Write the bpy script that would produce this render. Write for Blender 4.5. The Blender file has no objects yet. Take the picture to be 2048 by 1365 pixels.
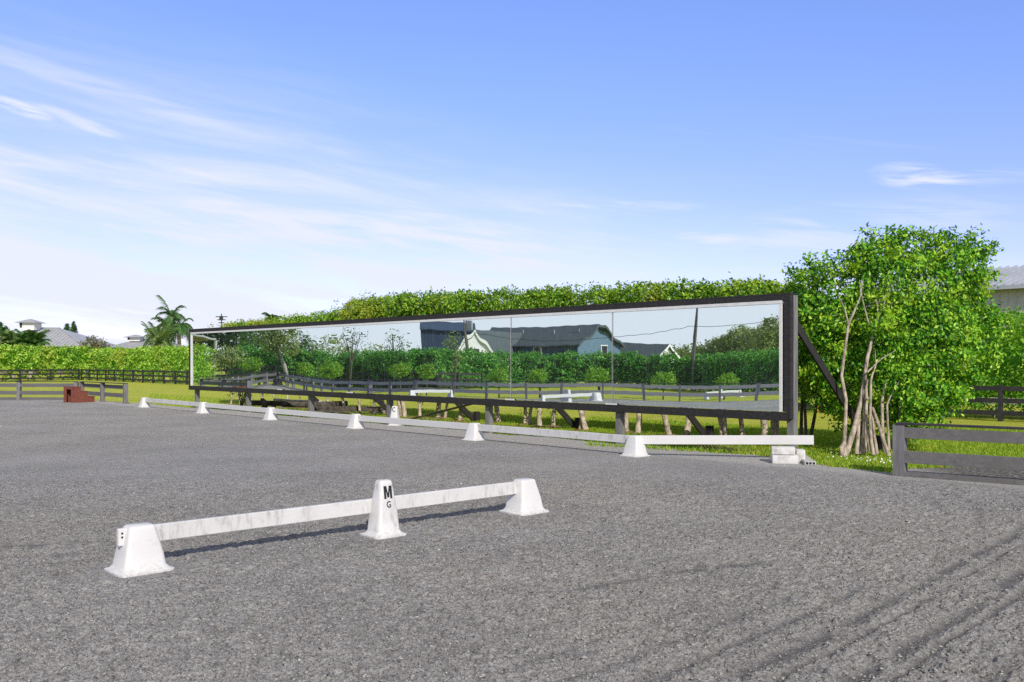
import bpy, bmesh, math, random
import numpy as np
from mathutils import Vector, Matrix
random.seed(7)
scene = bpy.context.scene
col = scene.collection
RNG = np.random.RandomState(11)
F = 1850.0; HZ = 724.0; CAMH = 1.6; GZ = -0.30      # focal length (px of the photo), horizon row, camera height, lawn level
def W(px, py, z=0.0):
    d = F*(CAMH-z)/(py-HZ); return Vector(((px-1024)/F*d, d, z))
def D(px, d, z=0.0): return Vector(((px-1024)/F*d, d, z))
def ZY(py, d): return CAMH-(py-HZ)*d/F
# the long arena mirror: foot line from ML to MR
ML = Vector((-12.66, 36.72, 0)); MR = Vector((5.20, 17.47, 0))
U = (MR-ML).normalized(); N = Vector((-U.y, U.x, 0)); N = N if N.y > 0 else -N
NOFF = N.dot(MR); UP = Vector((0, 0, 1))
def MP(px, k, z=0.0):
    """a point k metres behind the mirror line, on the sight line of column px"""
    a = (px-1024)/F; d = (NOFF+k)/(a*N.x+N.y); return Vector((a*d, d, z))
def RV(px, d, z=0.0):
    """a place the mirror shows at column px, d metres along the folded sight line"""
    v = D(px, d, z); return v-2*(N.dot(v)-NOFF)*N

# ------------------------------------------------------------------ materials
def new_mat(name):
    m = bpy.data.materials.new(name); m.use_nodes = True
    nt = m.node_tree; nt.nodes.clear()
    out = nt.nodes.new('ShaderNodeOutputMaterial')
    return m, nt, out
class NT:
    def __init__(s, nt): s.nt = nt
    def n(s, t, **kw):
        x = s.nt.nodes.new(t)
        for k, v in kw.items(): setattr(x, k, v)
        return x
    def l(s, a, b): s.nt.links.new(a, b)
    def val(s, sock, v):
        if hasattr(v, 'is_output'): s.l(v, sock)
        else: sock.default_value = v
    def noise(s, vec, scale, detail=4, rough=.55, dist=0):
        x = s.n('ShaderNodeTexNoise'); x.inputs['Scale'].default_value = scale; x.inputs['Detail'].default_value = detail
        x.inputs['Roughness'].default_value = rough; x.inputs['Distortion'].default_value = dist
        if vec is not None: s.l(vec, x.inputs['Vector'])
        return x.outputs['Fac']
    def ramp(s, fac, stops, interp='LINEAR'):
        x = s.n('ShaderNodeValToRGB'); x.color_ramp.interpolation = interp
        el = x.color_ramp.elements
        while len(el) < len(stops): el.new(.5)
        for e, (p, c) in zip(el, stops):
            e.position = p; e.color = (c, c, c, 1) if not hasattr(c, '__len__') else (*c[:3], 1)
        s.l(fac, x.inputs['Fac']); return x.outputs['Color']
    def mix(s, fac, a, b, mode='MIX'):
        x = s.n('ShaderNodeMix', data_type='RGBA', blend_type=mode)
        s.val(x.inputs[0], fac)
        for i, v in ((6, a), (7, b)):
            if hasattr(v, 'is_output'): s.l(v, x.inputs[i])
            else: x.inputs[i].default_value = (*v[:3], 1)
        return x.outputs[2]
    def math(s, op, a, b=0.0, clamp=False):
        x = s.n('ShaderNodeMath', operation=op, use_clamp=clamp); s.val(x.inputs[0], a); s.val(x.inputs[1], b); return x.outputs[0]
    def mapr(s, v, a, b, c=0., d=1., smooth=True):
        x = s.n('ShaderNodeMapRange', interpolation_type='SMOOTHSTEP' if smooth else 'LINEAR')
        s.val(x.inputs[0], v)
        for i, q in zip((1, 2, 3, 4), (a, b, c, d)): x.inputs[i].default_value = q
        return x.outputs[0]
    def bump(s, h, strength=.5, dist=.01, normal=None):
        x = s.n('ShaderNodeBump'); x.inputs['Strength'].default_value = strength; x.inputs['Distance'].default_value = dist
        s.l(h, x.inputs['Height'])
        if normal is not None: s.l(normal, x.inputs['Normal'])
        return x.outputs['Normal']
    def pos(s, scale=(1, 1, 1), rotz=0.0, obj=False):
        src = s.n('ShaderNodeTexCoord').outputs['Object'] if obj else s.n('ShaderNodeNewGeometry').outputs['Position']
        x = s.n('ShaderNodeMapping'); x.inputs['Rotation'].default_value = (0, 0, rotz); x.inputs['Scale'].default_value = scale
        s.l(src, x.inputs['Vector']); return x.outputs['Vector']
    def bsdf(s, out, color, rough=.6, normal=None, metallic=0., spec=.5):
        p = s.n('ShaderNodeBsdfPrincipled'); s.val(p.inputs['Roughness'], rough); s.val(p.inputs['Metallic'], metallic)
        p.inputs['Specular IOR Level'].default_value = spec
        if hasattr(color, 'is_output'): s.l(color, p.inputs['Base Color'])
        else: p.inputs['Base Color'].default_value = (*color[:3], 1)
        if normal is not None: s.l(normal, p.inputs['Normal'])
        if out is not None: s.l(p.outputs[0], out.inputs['Surface'])
        return p
def simple(name, c1, c2, scale=8, rough=.6, bump=.0, detail=5, metallic=0., spec=.4, stretch=(1, 1, 1), rotz=0., lo=.35, hi=.65):
    m, nt, out = new_mat(name); q = NT(nt)
    v = q.pos(stretch, rotz); f = q.noise(v, scale, detail, .6)
    c = q.ramp(f, [(lo, c1), (hi, c2)])
    nm = q.bump(f, bump, .01) if bump else None
    q.bsdf(out, c, rough, nm, metallic, spec); return m
def wood(name, c1, c2, c3, axis_deg, scale=18, rough=.75):
    """weathered painted boards, grain along a direction in plan"""
    m, nt, out = new_mat(name); q = NT(nt)
    v = q.pos((.06, 1, 1), -math.radians(axis_deg)); g = q.noise(v, scale, 6, .7, .4)
    v2 = q.pos(); b = q.noise(v2, 1.6, 5, .65)
    c = q.ramp(g, [(.3, c1), (.62, c2)])
    c = q.mix(q.mapr(b, .5, .72), c, c3)
    v3 = q.pos((.12, 1, 1), -math.radians(axis_deg)); s_ = q.noise(v3, 42, 3, .6)
    c = q.mix(q.mapr(s_, .69, .74, 0, .55), c, (.26, .25, .24))
    q.bsdf(out, c, rough, q.bump(g, .35, .006), 0, .35); return m
def leaf_mat(name, cols, trans=.35, rough=.42, patch=None, pscale=.5, spec=.3):
    m, nt, out = new_mat(name); q = NT(nt)
    rp = q.n('ShaderNodeNewGeometry').outputs['Random Per Island']
    k = len(cols); c = q.ramp(rp, [(i/(k-1), cc) for i, cc in enumerate(cols)])
    if patch:
        f = q.noise(q.pos(), pscale, 3, .6); c = q.mix(q.mapr(f, .5, .68, 0, .75), c, patch)
    p = q.bsdf(None, c, rough, None, 0, spec)
    t = q.n('ShaderNodeBsdfTranslucent'); ct = q.mix(1.0, c, (1.25, 1.35, .5), 'MULTIPLY'); q.l(ct, t.inputs['Color'])
    mx = q.n('ShaderNodeMixShader'); mx.inputs[0].default_value = trans
    q.l(p.outputs[0], mx.inputs[1]); q.l(t.outputs[0], mx.inputs[2]); q.l(mx.outputs[0], out.inputs['Surface']); return m

AU = math.degrees(math.atan2(U.y, U.x))
M = {}
M['black_wood'] = wood('black_wood', (.013, .012, .013), (.033, .031, .033), (.021, .019, .021), AU)
M['grey_wood'] = wood('grey_wood', (.10, .098, .096), (.155, .152, .148), (.12, .116, .11), -38)
M['grey_wood_lifted'] = wood('grey_wood_brightened', (.24, .235, .23), (.36, .35, .34), (.29, .285, .28), 90)  # same fence wood in a brighter colour, to make up for grazing sun
M['grey_wood_x'] = wood('grey_wood_x', (.085, .083, .087), (.14, .137, .142), (.11, .106, .106), 0)
M['post_grey'] = simple('post_grey', (.12, .118, .122), (.21, .207, .21), 14, .8, .4, stretch=(1, 1, .12))
M['far_black'] = simple('far_black', (.018, .018, .019), (.04, .038, .04), 6, .75)
M['trim'] = simple('white_trim', (.62, .63, .63), (.72, .72, .72), 9, .4)
M['bark'] = simple('pale_bark', (.24, .195, .145), (.56, .49, .39), 9, .85, .8, stretch=(1, 1, .7), lo=.38, hi=.6)
M['stem_bark'] = simple('stem_bark', (.21, .17, .135), (.52, .44, .35), 11, .85, .8, stretch=(1, 1, .6), lo=.36, hi=.62)
M['dark_bark'] = simple('dark_bark', (.05, .045, .035), (.14, .12, .09), 20, .9, .6)
M['palm_bark'] = simple('palm_bark', (.25, .22, .17), (.42, .38, .32), 5, .85)
M['leaf_row'] = leaf_mat('leaf_row', [(.04, .11, .012), (.11, .26, .018), (.23, .43, .03), (.42, .55, .05)], patch=(.40, .44, .05), pscale=.45, trans=.3)
M['leaf_tree'] = leaf_mat('leaf_tree', [(.022, .085, .012), (.05, .19, .016), (.12, .37, .024), (.25, .53, .03), (.44, .62, .055)], patch=(.42, .60, .035), pscale=1.9, trans=.22)
M['leaf_hedge'] = leaf_mat('leaf_hedge', [(.07, .20, .02), (.20, .44, .035), (.40, .64, .07), (.62, .70, .17)], patch=(.46, .52, .08), pscale=.35)
M['leaf_hedge_right'] = leaf_mat('leaf_hedge_right', [(.05, .18, .016), (.10, .31, .02), (.20, .46, .03), (.42, .60, .06)], patch=(.24, .42, .03), pscale=.9)
M['leaf_mirrored'] = leaf_mat('leaf_mirrored', [(0.033, 0.150, 0.039), (0.065, 0.234, 0.046), (0.130, 0.377, 0.058), (0.312, 0.598, 0.091)], pscale=.3)
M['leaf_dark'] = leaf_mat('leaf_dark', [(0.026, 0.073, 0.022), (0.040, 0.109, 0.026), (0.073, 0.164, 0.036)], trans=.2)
M['leaf_mid'] = leaf_mat('leaf_mid', [(0.052, 0.129, 0.031), (0.086, 0.190, 0.044), (0.147, 0.259, 0.052)], trans=.3)
M['leaf_olive'] = leaf_mat('leaf_olive', [(0.132, 0.208, 0.057), (0.227, 0.302, 0.095), (0.378, 0.416, 0.170)], trans=.3)
M['leaf_shrub'] = leaf_mat('leaf_shrub', [(0.108, 0.257, 0.019), (0.176, 0.365, 0.027), (0.297, 0.486, 0.041)], trans=.35)
M['leaf_palm'] = leaf_mat('leaf_palm', [(.04, .11, .03), (.07, .16, .04), (.11, .22, .06)], trans=.25, rough=.5)
M['leaf_palm_pale'] = leaf_mat('leaf_palm_pale', [(0.105, 0.180, 0.060), (0.165, 0.255, 0.083), (0.255, 0.330, 0.120)], trans=.25, rough=.5)
M['leaf_red'] = leaf_mat('leaf_red', [(0.084, 0.126, 0.028), (0.140, 0.168, 0.042), (0.280, 0.154, 0.070)], trans=.3)
M['metal_roof'] = simple('metal_roof', (.34, .35, .37), (.42, .43, .45), 1.2, .45, metallic=.1)
M['metal_roof_right'] = simple('metal_roof_right', (.34, .37, .42), (.42, .45, .49), 1.2, .45, metallic=.1)
M['white_wall'] = simple('white_wall', (.72, .71, .68), (.8, .79, .77), 2, .8)
M['brown_wall'] = simple('brown_wall', (.10, .085, .075), (.14, .12, .11), 2, .8)
M['beige_wall'] = simple('beige_wall', (.44, .42, .38), (.52, .5, .46), 3, .6)
M['blue_wall_lit'] = simple('blue_wall_lit', (.10, .17, .25), (.12, .20, .29), 3, .7)
M['navy_wall'] = simple('navy_wall', (.03, .055, .10), (.04, .07, .125), 3, .7)
M['slate_roof'] = simple('slate_roof', (.055, .075, .085), (.08, .10, .11), 4, .6)
M['white_cladding'] = simple('white_cladding', (.7, .71, .72), (.8, .8, .8), 3, .7)
M['pole_wood'] = simple('pole_wood', (.10, .09, .08), (.18, .16, .14), 10, .85, stretch=(1, 1, .1))
M['dark_metal'] = simple('dark_metal', (.03, .03, .035), (.06, .06, .065), 20, .5, metallic=.6)
M['brown_paint'] = simple('brown_paint', (.15, .042, .028), (.23, .072, .05), 14, .75, .3)
M['orange'] = simple('orange_paint', (.45, .16, .02), (.6, .22, .03), 10, .6)
M['log'] = simple('old_timber', (.035, .031, .028), (.13, .115, .10), 7, .9, .8, stretch=(1, 1, 1))
M['grey_plank'] = simple('grey_plank', (.15, .13, .10), (.30, .27, .22), 12, .85, .5)
M['pipe'] = simple('dusty_pipe', (.4, .39, .36), (.58, .57, .54), 9, .6)
M['letter'] = simple('black_letter', (.012, .013, .017), (.022, .023, .028), 30, .5)
M['foam'] = simple('weathered_block', (.38, .375, .36), (.60, .595, .58), 7, .9, .5, lo=.3, hi=.55)
M['vinyl_grey'] = simple('dusty_vinyl', (.36, .36, .35), (.52, .52, .51), 11, .6)
M['hole'] = simple('tube_inside', (.01, .01, .01), (.02, .02, .02), 11, .9)
M['rust_wire'] = simple('rust_wire', (.13, .09, .055), (.25, .19, .12), 30, .8)
M['wire'] = simple('black_wire', (.02, .02, .02), (.03, .03, .03), 3, .6)
M['glass'] = simple('window_glass', (.02, .025, .03), (.04, .045, .05), 1, .08, spec=.8)
M['car_paint'] = simple('white_car_paint', (.72, .72, .72), (.78, .78, .78), 1, .25)
M['tyre'] = simple('tyre', (.015, .015, .015), (.03, .03, .03), 20, .8)
M['mulch'] = simple('mulch', (.10, .055, .028), (.30, .18, .10), 35, .95, .6)
M['clover'] = simple('clover_white', (.7, .72, .68), (.8, .82, .78), 5, .8)
def white_plastic(name, dirt):
    m, nt, out = new_mat(name); q = NT(nt)
    v = q.pos((1, 1, .25)); f = q.noise(v, 24, 5, .7); b = q.noise(q.pos(), 3.2, 5, .65, .5); sp = q.noise(q.pos(), 75, 2, .5)
    c = q.mix(q.math('MULTIPLY', q.mapr(f, .44, .72), q.mapr(b, .66-dirt*.3, .8-dirt*.25)), (.64, .64, .63), (.30, .295, .28))
    c = q.mix(q.mapr(b, .3, .7, 0, .22+.22*dirt), c, (.52, .515, .50))
    c = q.mix(q.mapr(sp, .74, .78, 0, .5), c, (.25, .24, .22))
    z = q.n('ShaderNodeSeparateXYZ'); q.l(q.n('ShaderNodeNewGeometry').outputs['Position'], z.inputs[0])
    splash = q.math('MULTIPLY', q.mapr(z.outputs['Z'], .0, .11, .8, 0), q.mapr(q.noise(q.pos(), 38, 4, .7), .42, .68))
    c = q.mix(splash, c, (.40, .39, .375))
    q.bsdf(out, c, .42, q.bump(b, .08, .01), 0, .4); return m
M['pvc'] = white_plastic('white_pvc', .25)
M['pvc_stained'] = white_plastic('white_pvc_stained', .95)
M['pvc_scuffed'] = white_plastic('white_pvc_scuffed', .8)
# mirror glass
def mirror_mat():
    m, nt, out = new_mat('mirror_glass'); q = NT(nt)
    g = q.n('ShaderNodeBsdfGlossy'); g.inputs['Color'].default_value = (.80, .885, .87, 1); g.inputs['Roughness'].default_value = 0.0
    d = q.n('ShaderNodeBsdfDiffuse'); d.inputs['Color'].default_value = (.5, .55, .55, 1)
    f = q.noise(q.pos((6, 6, .35)), 3.0, 5, .7); s2 = q.noise(q.pos(), 34, 3, .6)
    k = q.math('ADD', q.mapr(f, .45, .75, .015, .07), q.mapr(s2, .70, .78, 0, .16))
    mx = q.n('ShaderNodeMixShader'); q.l(k, mx.inputs[0]); q.l(g.outputs[0], mx.inputs[1]); q.l(d.outputs[0], mx.inputs[2])
    q.l(mx.outputs[0], out.inputs['Surface']); return m
M['mirror'] = mirror_mat()
# arena footing: dark sand and fibre with harrow tracks
def footing_mat():
    m, nt, out = new_mat('arena_footing'); q = NT(nt)
    P = q.pos(); sx = q.n('ShaderNodeSeparateXYZ'); q.l(P, sx.inputs[0]); X, Y = sx.outputs['X'], sx.outputs['Y']
    fine = q.noise(P, 62, 6, .72, .3); mid = q.noise(P, 17, 5, .68, .5); big = q.noise(P, .55, 4, .6); huge = q.noise(P, .13, 3, .5)
    grains = q.noise(P, 190, 2, .6)
    # harrow rings on the right of the ring
    dx = q.math('ADD', X, 2.0); dy = q.math('SUBTRACT', Y, 10.5)
    r = q.math('SQRT', q.math('ADD', q.math('MULTIPLY', dx, dx), q.math('MULTIPLY', dy, dy)))
    warp = q.math('MULTIPLY', q.math('SUBTRACT', q.noise(P, .7, 3, .5), .5), .55)
    rr = q.math('ADD', r, warp)
    cv = q.n('ShaderNodeCombineXYZ'); q.l(rr, cv.inputs[0])
    ring = q.noise(cv.outputs[0], 4.6, 3, .65)
    rmask = q.math('MULTIPLY', q.mapr(r, 5.0, 6.0), q.mapr(r, 11.5, 8.0))
    rmask = q.math('MULTIPLY', rmask, q.mapr(q.noise(P, 1.1, 3, .6), .36, .62))
    rmask = q.math('MULTIPLY', rmask, q.mapr(X, -.5, 1.6))
    groove = q.math('MULTIPLY', q.mapr(ring, .5, .63), rmask)
    # straight drag marks beside the long side rail
    cz = q.n('ShaderNodeCombineXYZ')
    t = q.math('ADD', q.math('MULTIPLY', X, -.60), q.math('MULTIPLY', Y, .80)); q.l(q.math('ADD', t, q.math('MULTIPLY', warp, .5)), cz.inputs[0])
    lin = q.noise(cz.outputs[0], 3.6, 4, .7); lmask = q.math('MULTIPLY', q.mapr(q.noise(P, .48, 3, .6), .5, .66), .75)
    g2 = q.math('MULTIPLY', q.mapr(lin, .55, .66), lmask)
    at_ = q.n('ShaderNodeAttribute', attribute_name='track'); gr = q.math('MAXIMUM', q.math('MULTIPLY', groove, .18), q.math('MAXIMUM', q.math('MULTIPLY', g2, .5), at_.outputs['Fac']))
    c = q.ramp(fine, [(.28, (.12, .119, .116)), (.42, (.29, .287, .28)), (.58, (.44, .436, .425)), (.74, (.60, .592, .575))])
    c = q.mix(1.0, c, q.ramp(mid, [(.3, .78), (.45, 1.0), (.72, 1.1)]), 'MULTIPLY')
    c = q.mix(1.0, c, q.ramp(big, [(.3, .86), (.7, 1.10)]), 'MULTIPLY')
    spk = q.noise(q.pos((1, .55, 1)), 8.5, 9, .82); c = q.mix(1.0, c, q.ramp(spk, [(.34, .68), (.48, .98), (.66, 1.10)]), 'MULTIPLY')
    fl = q.noise(q.pos((1, .6, 1)), 26, 3, .6); f2 = q.noise(q.pos((1, .7, 1)), 48, 2, .5)
    c = q.mix(q.mapr(fl, .34, .42, .45, 0), c, (.085, .083, .080)); c = q.mix(q.mapr(f2, .62, .70, 0, .32), c, (.60, .59, .57)); c = q.mix(q.mapr(f2, .33, .39, .7, 0), c, (.085, .083, .080))
    c = q.mix(q.mapr(huge, .42, .62, 0, .5), c, q.mix(1.0, c, (1.03, 1.0, .92), 'MULTIPLY'))
    c = q.mix(q.math('MULTIPLY', gr, .62), c, (.125, .123, .12))
    # dry pale strip outside the short side rail
    nd = q.math('ADD', q.math('MULTIPLY', X, N.x), q.math('MULTIPLY', Y, N.y)); nd = q.math('ADD', nd, q.math('MULTIPLY', warp, .6))
    c = q.mix(q.math('MULTIPLY', q.mapr(nd, NOFF-3.3, NOFF-2.9), .55), c, q.mix(fine, (.38, .37, .35), (.68, .665, .63)))
    drt = q.math('MULTIPLY', q.mapr(X, 5.6, 6.6), q.mapr(q.math('ADD', nd, q.math('MULTIPLY', warp, .4)), NOFF-2.75, NOFF-2.35)); st_ = q.noise(P, 17, 3, .6)
    c = q.mix(q.math('MULTIPLY', drt, .85), c, q.ramp(st_, [(.40, (.055, .052, .048)), (.56, (.13, .12, .11)), (.64, (.42, .41, .38))]))
    c = q.mix(q.mapr(grains, .74, .77, 0, .7), c, (.68, .67, .64))
    rd = q.noise(P, 2.3, 3, .6); c = q.mix(q.math('MULTIPLY', q.mapr(rd, .68, .74), .3), c, (.40, .29, .26))
    h = q.math('ADD', q.math('MULTIPLY', fine, .55), q.math('MULTIPLY', mid, .9))
    h = q.math('SUBTRACT', h, q.math('MULTIPLY', gr, .55))
    nm = q.bump(h, 1.0, .05)
    q.bsdf(out, c, .95, nm, 0, .12); return m
M['footing'] = footing_mat()
def grass_mat():
    m, nt, out = new_mat('lawn'); q = NT(nt)
    P = q.pos(); f = q.noise(P, 26, 6, .75); b = q.noise(P, .9, 5, .65); h = q.noise(P, .12, 3, .5)
    s = q.noise(q.pos((.5, 3.0, 1), math.radians(-30)), 2.0, 4, .6)
    c = q.ramp(f, [(.28, (.16, .22, .02)), (.5, (.36, .41, .045)), (.72, (.54, .57, .10))])
    c = q.mix(q.mapr(b, .42, .68, 0, .65), c, (.58, .53, .11)); c = q.mix(q.mapr(h, .4, .6, 0, .35), c, (.42, .48, .06))
    c = q.mix(q.mapr(s, .5, .75, 0, .35), c, (.24, .36, .03))
    q.bsdf(out, c, .9, q.bump(f, .9, .05), 0, .1); return m
M['grass'] = grass_mat()
M['blade'] = leaf_mat('grass_blade', [(.11, .24, .014), (.20, .36, .02), (.33, .45, .03), (.46, .47, .08)], trans=.35, rough=.55)

# ------------------------------------------------------------------ mesh helpers
def world_of(o):
    m = o.matrix_basis.copy(); p = o.parent
    while p: m = p.matrix_basis @ m; p = p.parent
    return m
def tag(o, label=None, cat=None, group=None, kind=None):
    if label: o['label'] = label
    if cat: o['category'] = cat
    if group: o['group'] = group
    if kind: o['kind'] = kind
    return o
def empty(name, loc, label=None, cat=None, group=None, rz=0.):
    o = bpy.data.objects.new(name, None); col.objects.link(o); o.location = loc; o.rotation_euler = (0, 0, rz)
    o.empty_display_size = .2
    return tag(o, label, cat, group)
class MB:
    def __init__(s): s.v = []; s.f = []; s.mi = []; s.cur = 0
    def add(s, vs, fs):
        o = len(s.v); s.v += [tuple(v) for v in vs]; s.f += [tuple(i+o for i in f) for f in fs]; s.mi += [s.cur]*len(fs); return s
    def box(s, c, size, rz=0., mat=None):
        R = mat if mat is not None else Matrix.Rotation(rz, 3, 'Z'); c = Vector(c); vs = []
        for x in (-.5, .5):
            for y in (-.5, .5):
                for z in (-.5, .5): vs.append(c+R @ Vector((x*size[0], y*size[1], z*size[2])))
        return s.add(vs, [(0, 1, 3, 2), (4, 6, 7, 5), (0, 4, 5, 1), (2, 3, 7, 6), (0, 2, 6, 4), (1, 5, 7, 3)])
    def bar(s, p0, p1, w, h, up=(0, 0, 1)):
        """board from p0 to p1, w across, h along up"""
        p0 = Vector(p0); p1 = Vector(p1); x = (p1-p0); L = x.length; x.normalize(); y = Vector(up).cross(x).normalized(); z = x.cross(y)
        R = Matrix((x, y, z)).transposed(); return s.box((p0+p1)/2, (L, w, h), mat=R)
    def tube(s, pts, rad, n=8, cap=True):
        pts = [Vector(p) for p in pts]; rings = []
        if not hasattr(rad, '__len__'): rad = [rad]*len(pts)
        ref = Vector((.31, .17, .93)); prev = None
        for i, p in enumerate(pts):
            t = (pts[min(i+1, len(pts)-1)]-pts[max(i-1, 0)]).normalized()
            if prev is None:
                a = ref if abs(t.dot(ref)) < .95 else Vector((1, 0, 0)); a = (a-t*a.dot(t)).normalized()
            else: a = (prev-t*prev.dot(t)).normalized()
            prev = a; b = t.cross(a)
            rings.append([p+rad[i]*(math.cos(2*math.pi*k/n)*a+math.sin(2*math.pi*k/n)*b) for k in range(n)])
        vs = [v for r in rings for v in r]; fs = []
        for i in range(len(pts)-1):
            for k in range(n):
                fs.append((i*n+k, i*n+(k+1) % n, (i+1)*n+(k+1) % n, (i+1)*n+k))
        if cap: fs += [tuple(range(n))[::-1], tuple((len(pts)-1)*n+k for k in range(n))]
        return s.add(vs, fs)
    def loops(s, rings, cap=True):
        n = len(rings[0]); vs = [v for r in rings for v in r]; fs = []
        for i in range(len(rings)-1):
            for k in range(n): fs.append((i*n+k, i*n+(k+1) % n, (i+1)*n+(k+1) % n, (i+1)*n+k))
        if cap: fs += [tuple(range(n))[::-1], tuple((len(rings)-1)*n+k for k in range(n))]
        return s.add(vs, fs)
    def prism(s, poly, depth_vec):
        n = len(poly); d = Vector(depth_vec); a = [Vector(p) for p in poly]; b = [p+d for p in a]
        fs = [tuple(range(n))[::-1], tuple(range(n, 2*n))]+[(i, (i+1) % n, n+(i+1) % n, n+i) for i in range(n)]
        return s.add(a+b, fs)
    def build(s, name, mats, parent=None, smooth=None, bevel=0., local=False):
        me = bpy.data.meshes.new(name); me.from_pydata(s.v, [], s.f)
        if not isinstance(mats, (list, tuple)): mats = [mats]
        for m in mats: me.materials.append(m)
        if any(s.mi): me.polygons.foreach_set('material_index', s.mi)
        bm = bmesh.new(); bm.from_mesh(me); bmesh.ops.recalc_face_normals(bm, faces=bm.faces)
        if bevel: bmesh.ops.bevel(bm, geom=[e for e in bm.edges if e.calc_face_angle(0) > .6], offset=bevel, segments=2, affect='EDGES', profile=.6)
        bm.to_mesh(me); bm.free()
        if smooth is not None:
            me.shade_smooth(); me.set_sharp_from_angle(angle=math.radians(smooth))
        o = bpy.data.objects.new(name, me); col.objects.link(o)
        if parent:
            o.parent = parent
            if not local: me.transform(world_of(parent).inverted())
        me.update(); return o
def np_mesh(name, verts, quads, mats, parent=None, mi=None):
    me = bpy.data.meshes.new(name); nv = len(verts); nf = len(quads); k = quads.shape[1]
    me.vertices.add(nv); me.loops.add(nf*k); me.polygons.add(nf)
    if parent is not None:
        Mi = np.array(world_of(parent).inverted()); verts = verts @ Mi[:3, :3].T+Mi[:3, 3]
    me.vertices.foreach_set('co', np.ascontiguousarray(verts, dtype=np.float32).ravel())
    me.loops.foreach_set('vertex_index', quads.astype(np.int32).ravel())
    me.polygons.foreach_set('loop_start', np.arange(0, nf*k, k, dtype=np.int32))
    if not isinstance(mats, (list, tuple)): mats = [mats]
    for m in mats: me.materials.append(m)
    if mi is not None: me.polygons.foreach_set('material_index', mi.astype(np.int32))
    me.update(calc_edges=True); me.validate()
    o = bpy.data.objects.new(name, me); col.objects.link(o)
    if parent is not None: o.parent = parent
    return o
def unit(a): return a/np.maximum(np.linalg.norm(a, axis=1, keepdims=True), 1e-9)
def leaf_quads(c, size, out, up=.45, droop=.35, aspect=.52, jit=.55, rng=RNG):
    n = len(c); nr = unit(out*.6+np.array([0, 0, up])+rng.randn(n, 3)*jit)
    t = rng.randn(n, 3)+np.array([0, 0, -droop*2]); t = unit(t-nr*np.sum(t*nr, 1, keepdims=True)); b = np.cross(nr, t)
    s = (np.ones(n)*size if np.isscalar(size) else size)[:, None]*(.75+.5*rng.rand(n, 1))
    v = np.stack([c-t*s*.5, c+b*s*aspect*.5-nr*s*.10+t*s*.04, c+t*s*.5-nr*s*.12, c-b*s*aspect*.5-nr*s*.10+t*s*.04], 1).reshape(-1, 3)
    return v, np.arange(4*n).reshape(n, 4)
def clump_leaves(centres, outs, per, rad, size, rng=RNG, **kw):
    """twigs: per leaves round each clump centre"""
    n = len(centres); c = np.repeat(centres, per, 0); o = np.repeat(outs, per, 0)
    r = (np.ones(n)*rad if np.isscalar(rad) else rad); off = rng.randn(n*per, 3)*np.repeat(r, per)[:, None]*.55
    off[:, 2] *= .75
    return leaf_quads(c+off, size, unit(o+off*2+1e-6), rng=rng, **kw)
def blob_shell(blobs, density, rng=RNG, inner=.25):
    """points over the outside of a union of ellipsoids (cx,cy,cz,rx,ry,rz) with some inside; density per m2"""
    B = np.array(blobs); P = []; O = []
    for i, b in enumerate(B):
        area = 4*math.pi*((b[3]*b[4])**1.6/3+(b[3]*b[5])**1.6/3+(b[4]*b[5])**1.6/3)**(1/1.6); n = max(8, int(area*density))
        d = unit(rng.randn(n, 3)); rad = 1-np.abs(rng.randn(n, 1))*.10+.05*rng.randn(n, 1)
        k = rng.rand(n, 1) < inner; rad = np.where(k, rng.rand(n, 1)**.5*.85, rad)
        p = b[:3]+d*b[3:6]*rad; keep = np.ones(n, bool)
        for j, q in enumerate(B):
            if j != i: keep &= np.sum(((p-q[:3])/(q[3:6]*.72))**2, 1) > 1
        keep |= (k[:, 0] & (rng.rand(n) < .6))
        P.append(p[keep]); O.append(d[keep])
    return np.concatenate(P), np.concatenate(O)
def foliage(name, blobs, density, per, rad, size, mat, parent, rng=RNG, inner=.25, **kw):
    c, o = blob_shell(blobs, density, rng, inner); v, f = clump_leaves(c, o, per, rad, size, rng, **kw)
    return np_mesh(name, v, f, mat, parent)
def wobble(p, q, n, amp, rng=RNG):
    p = Vector(p); q = Vector(q); return [p.lerp(q, i/n)+(Vector(rng.randn(3)*amp) if 0 < i < n else Vector((0, 0, 0))) for i in range(n+1)]

# ------------------------------------------------------------------ ground
def sheet():
    me_v = []; xs = [-900, -300, -150, -90, -60, -40, -25, -10, 0, 10, 25, 40, 80, 200, 900]; ys = [-700, -200, -80, -30, 0, 15, 30, 45, 60, 80, 110, 160, 300, 900]
    b = MB(); nx = len(xs); vs = [(x, y, GZ) for y in ys for x in xs]
    b.add(vs, [(j*nx+i, j*nx+i+1, (j+1)*nx+i+1, (j+1)*nx+i) for j in range(len(ys)-1) for i in range(nx-1)])
    return tag(b.build('lawn', M['grass']), kind='structure')
sheet()
def edge_pts(k0, px0, px1, n):
    return [MP(px0+(px1-px0)*i/n, k0) for i in range(n+1)]
FEN = [RV(545, 55), RV(660, 46.5), RV(800, 42), RV(1000, 40.6), RV(1200, 40.2), RV(1400, 39.6), RV(1600, 39)]   # the left long side of the ring, seen in the mirror
PA = Vector((-18.0, 38.7, 0)); PE = Vector((-14.75, 35.3, 0))
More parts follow.
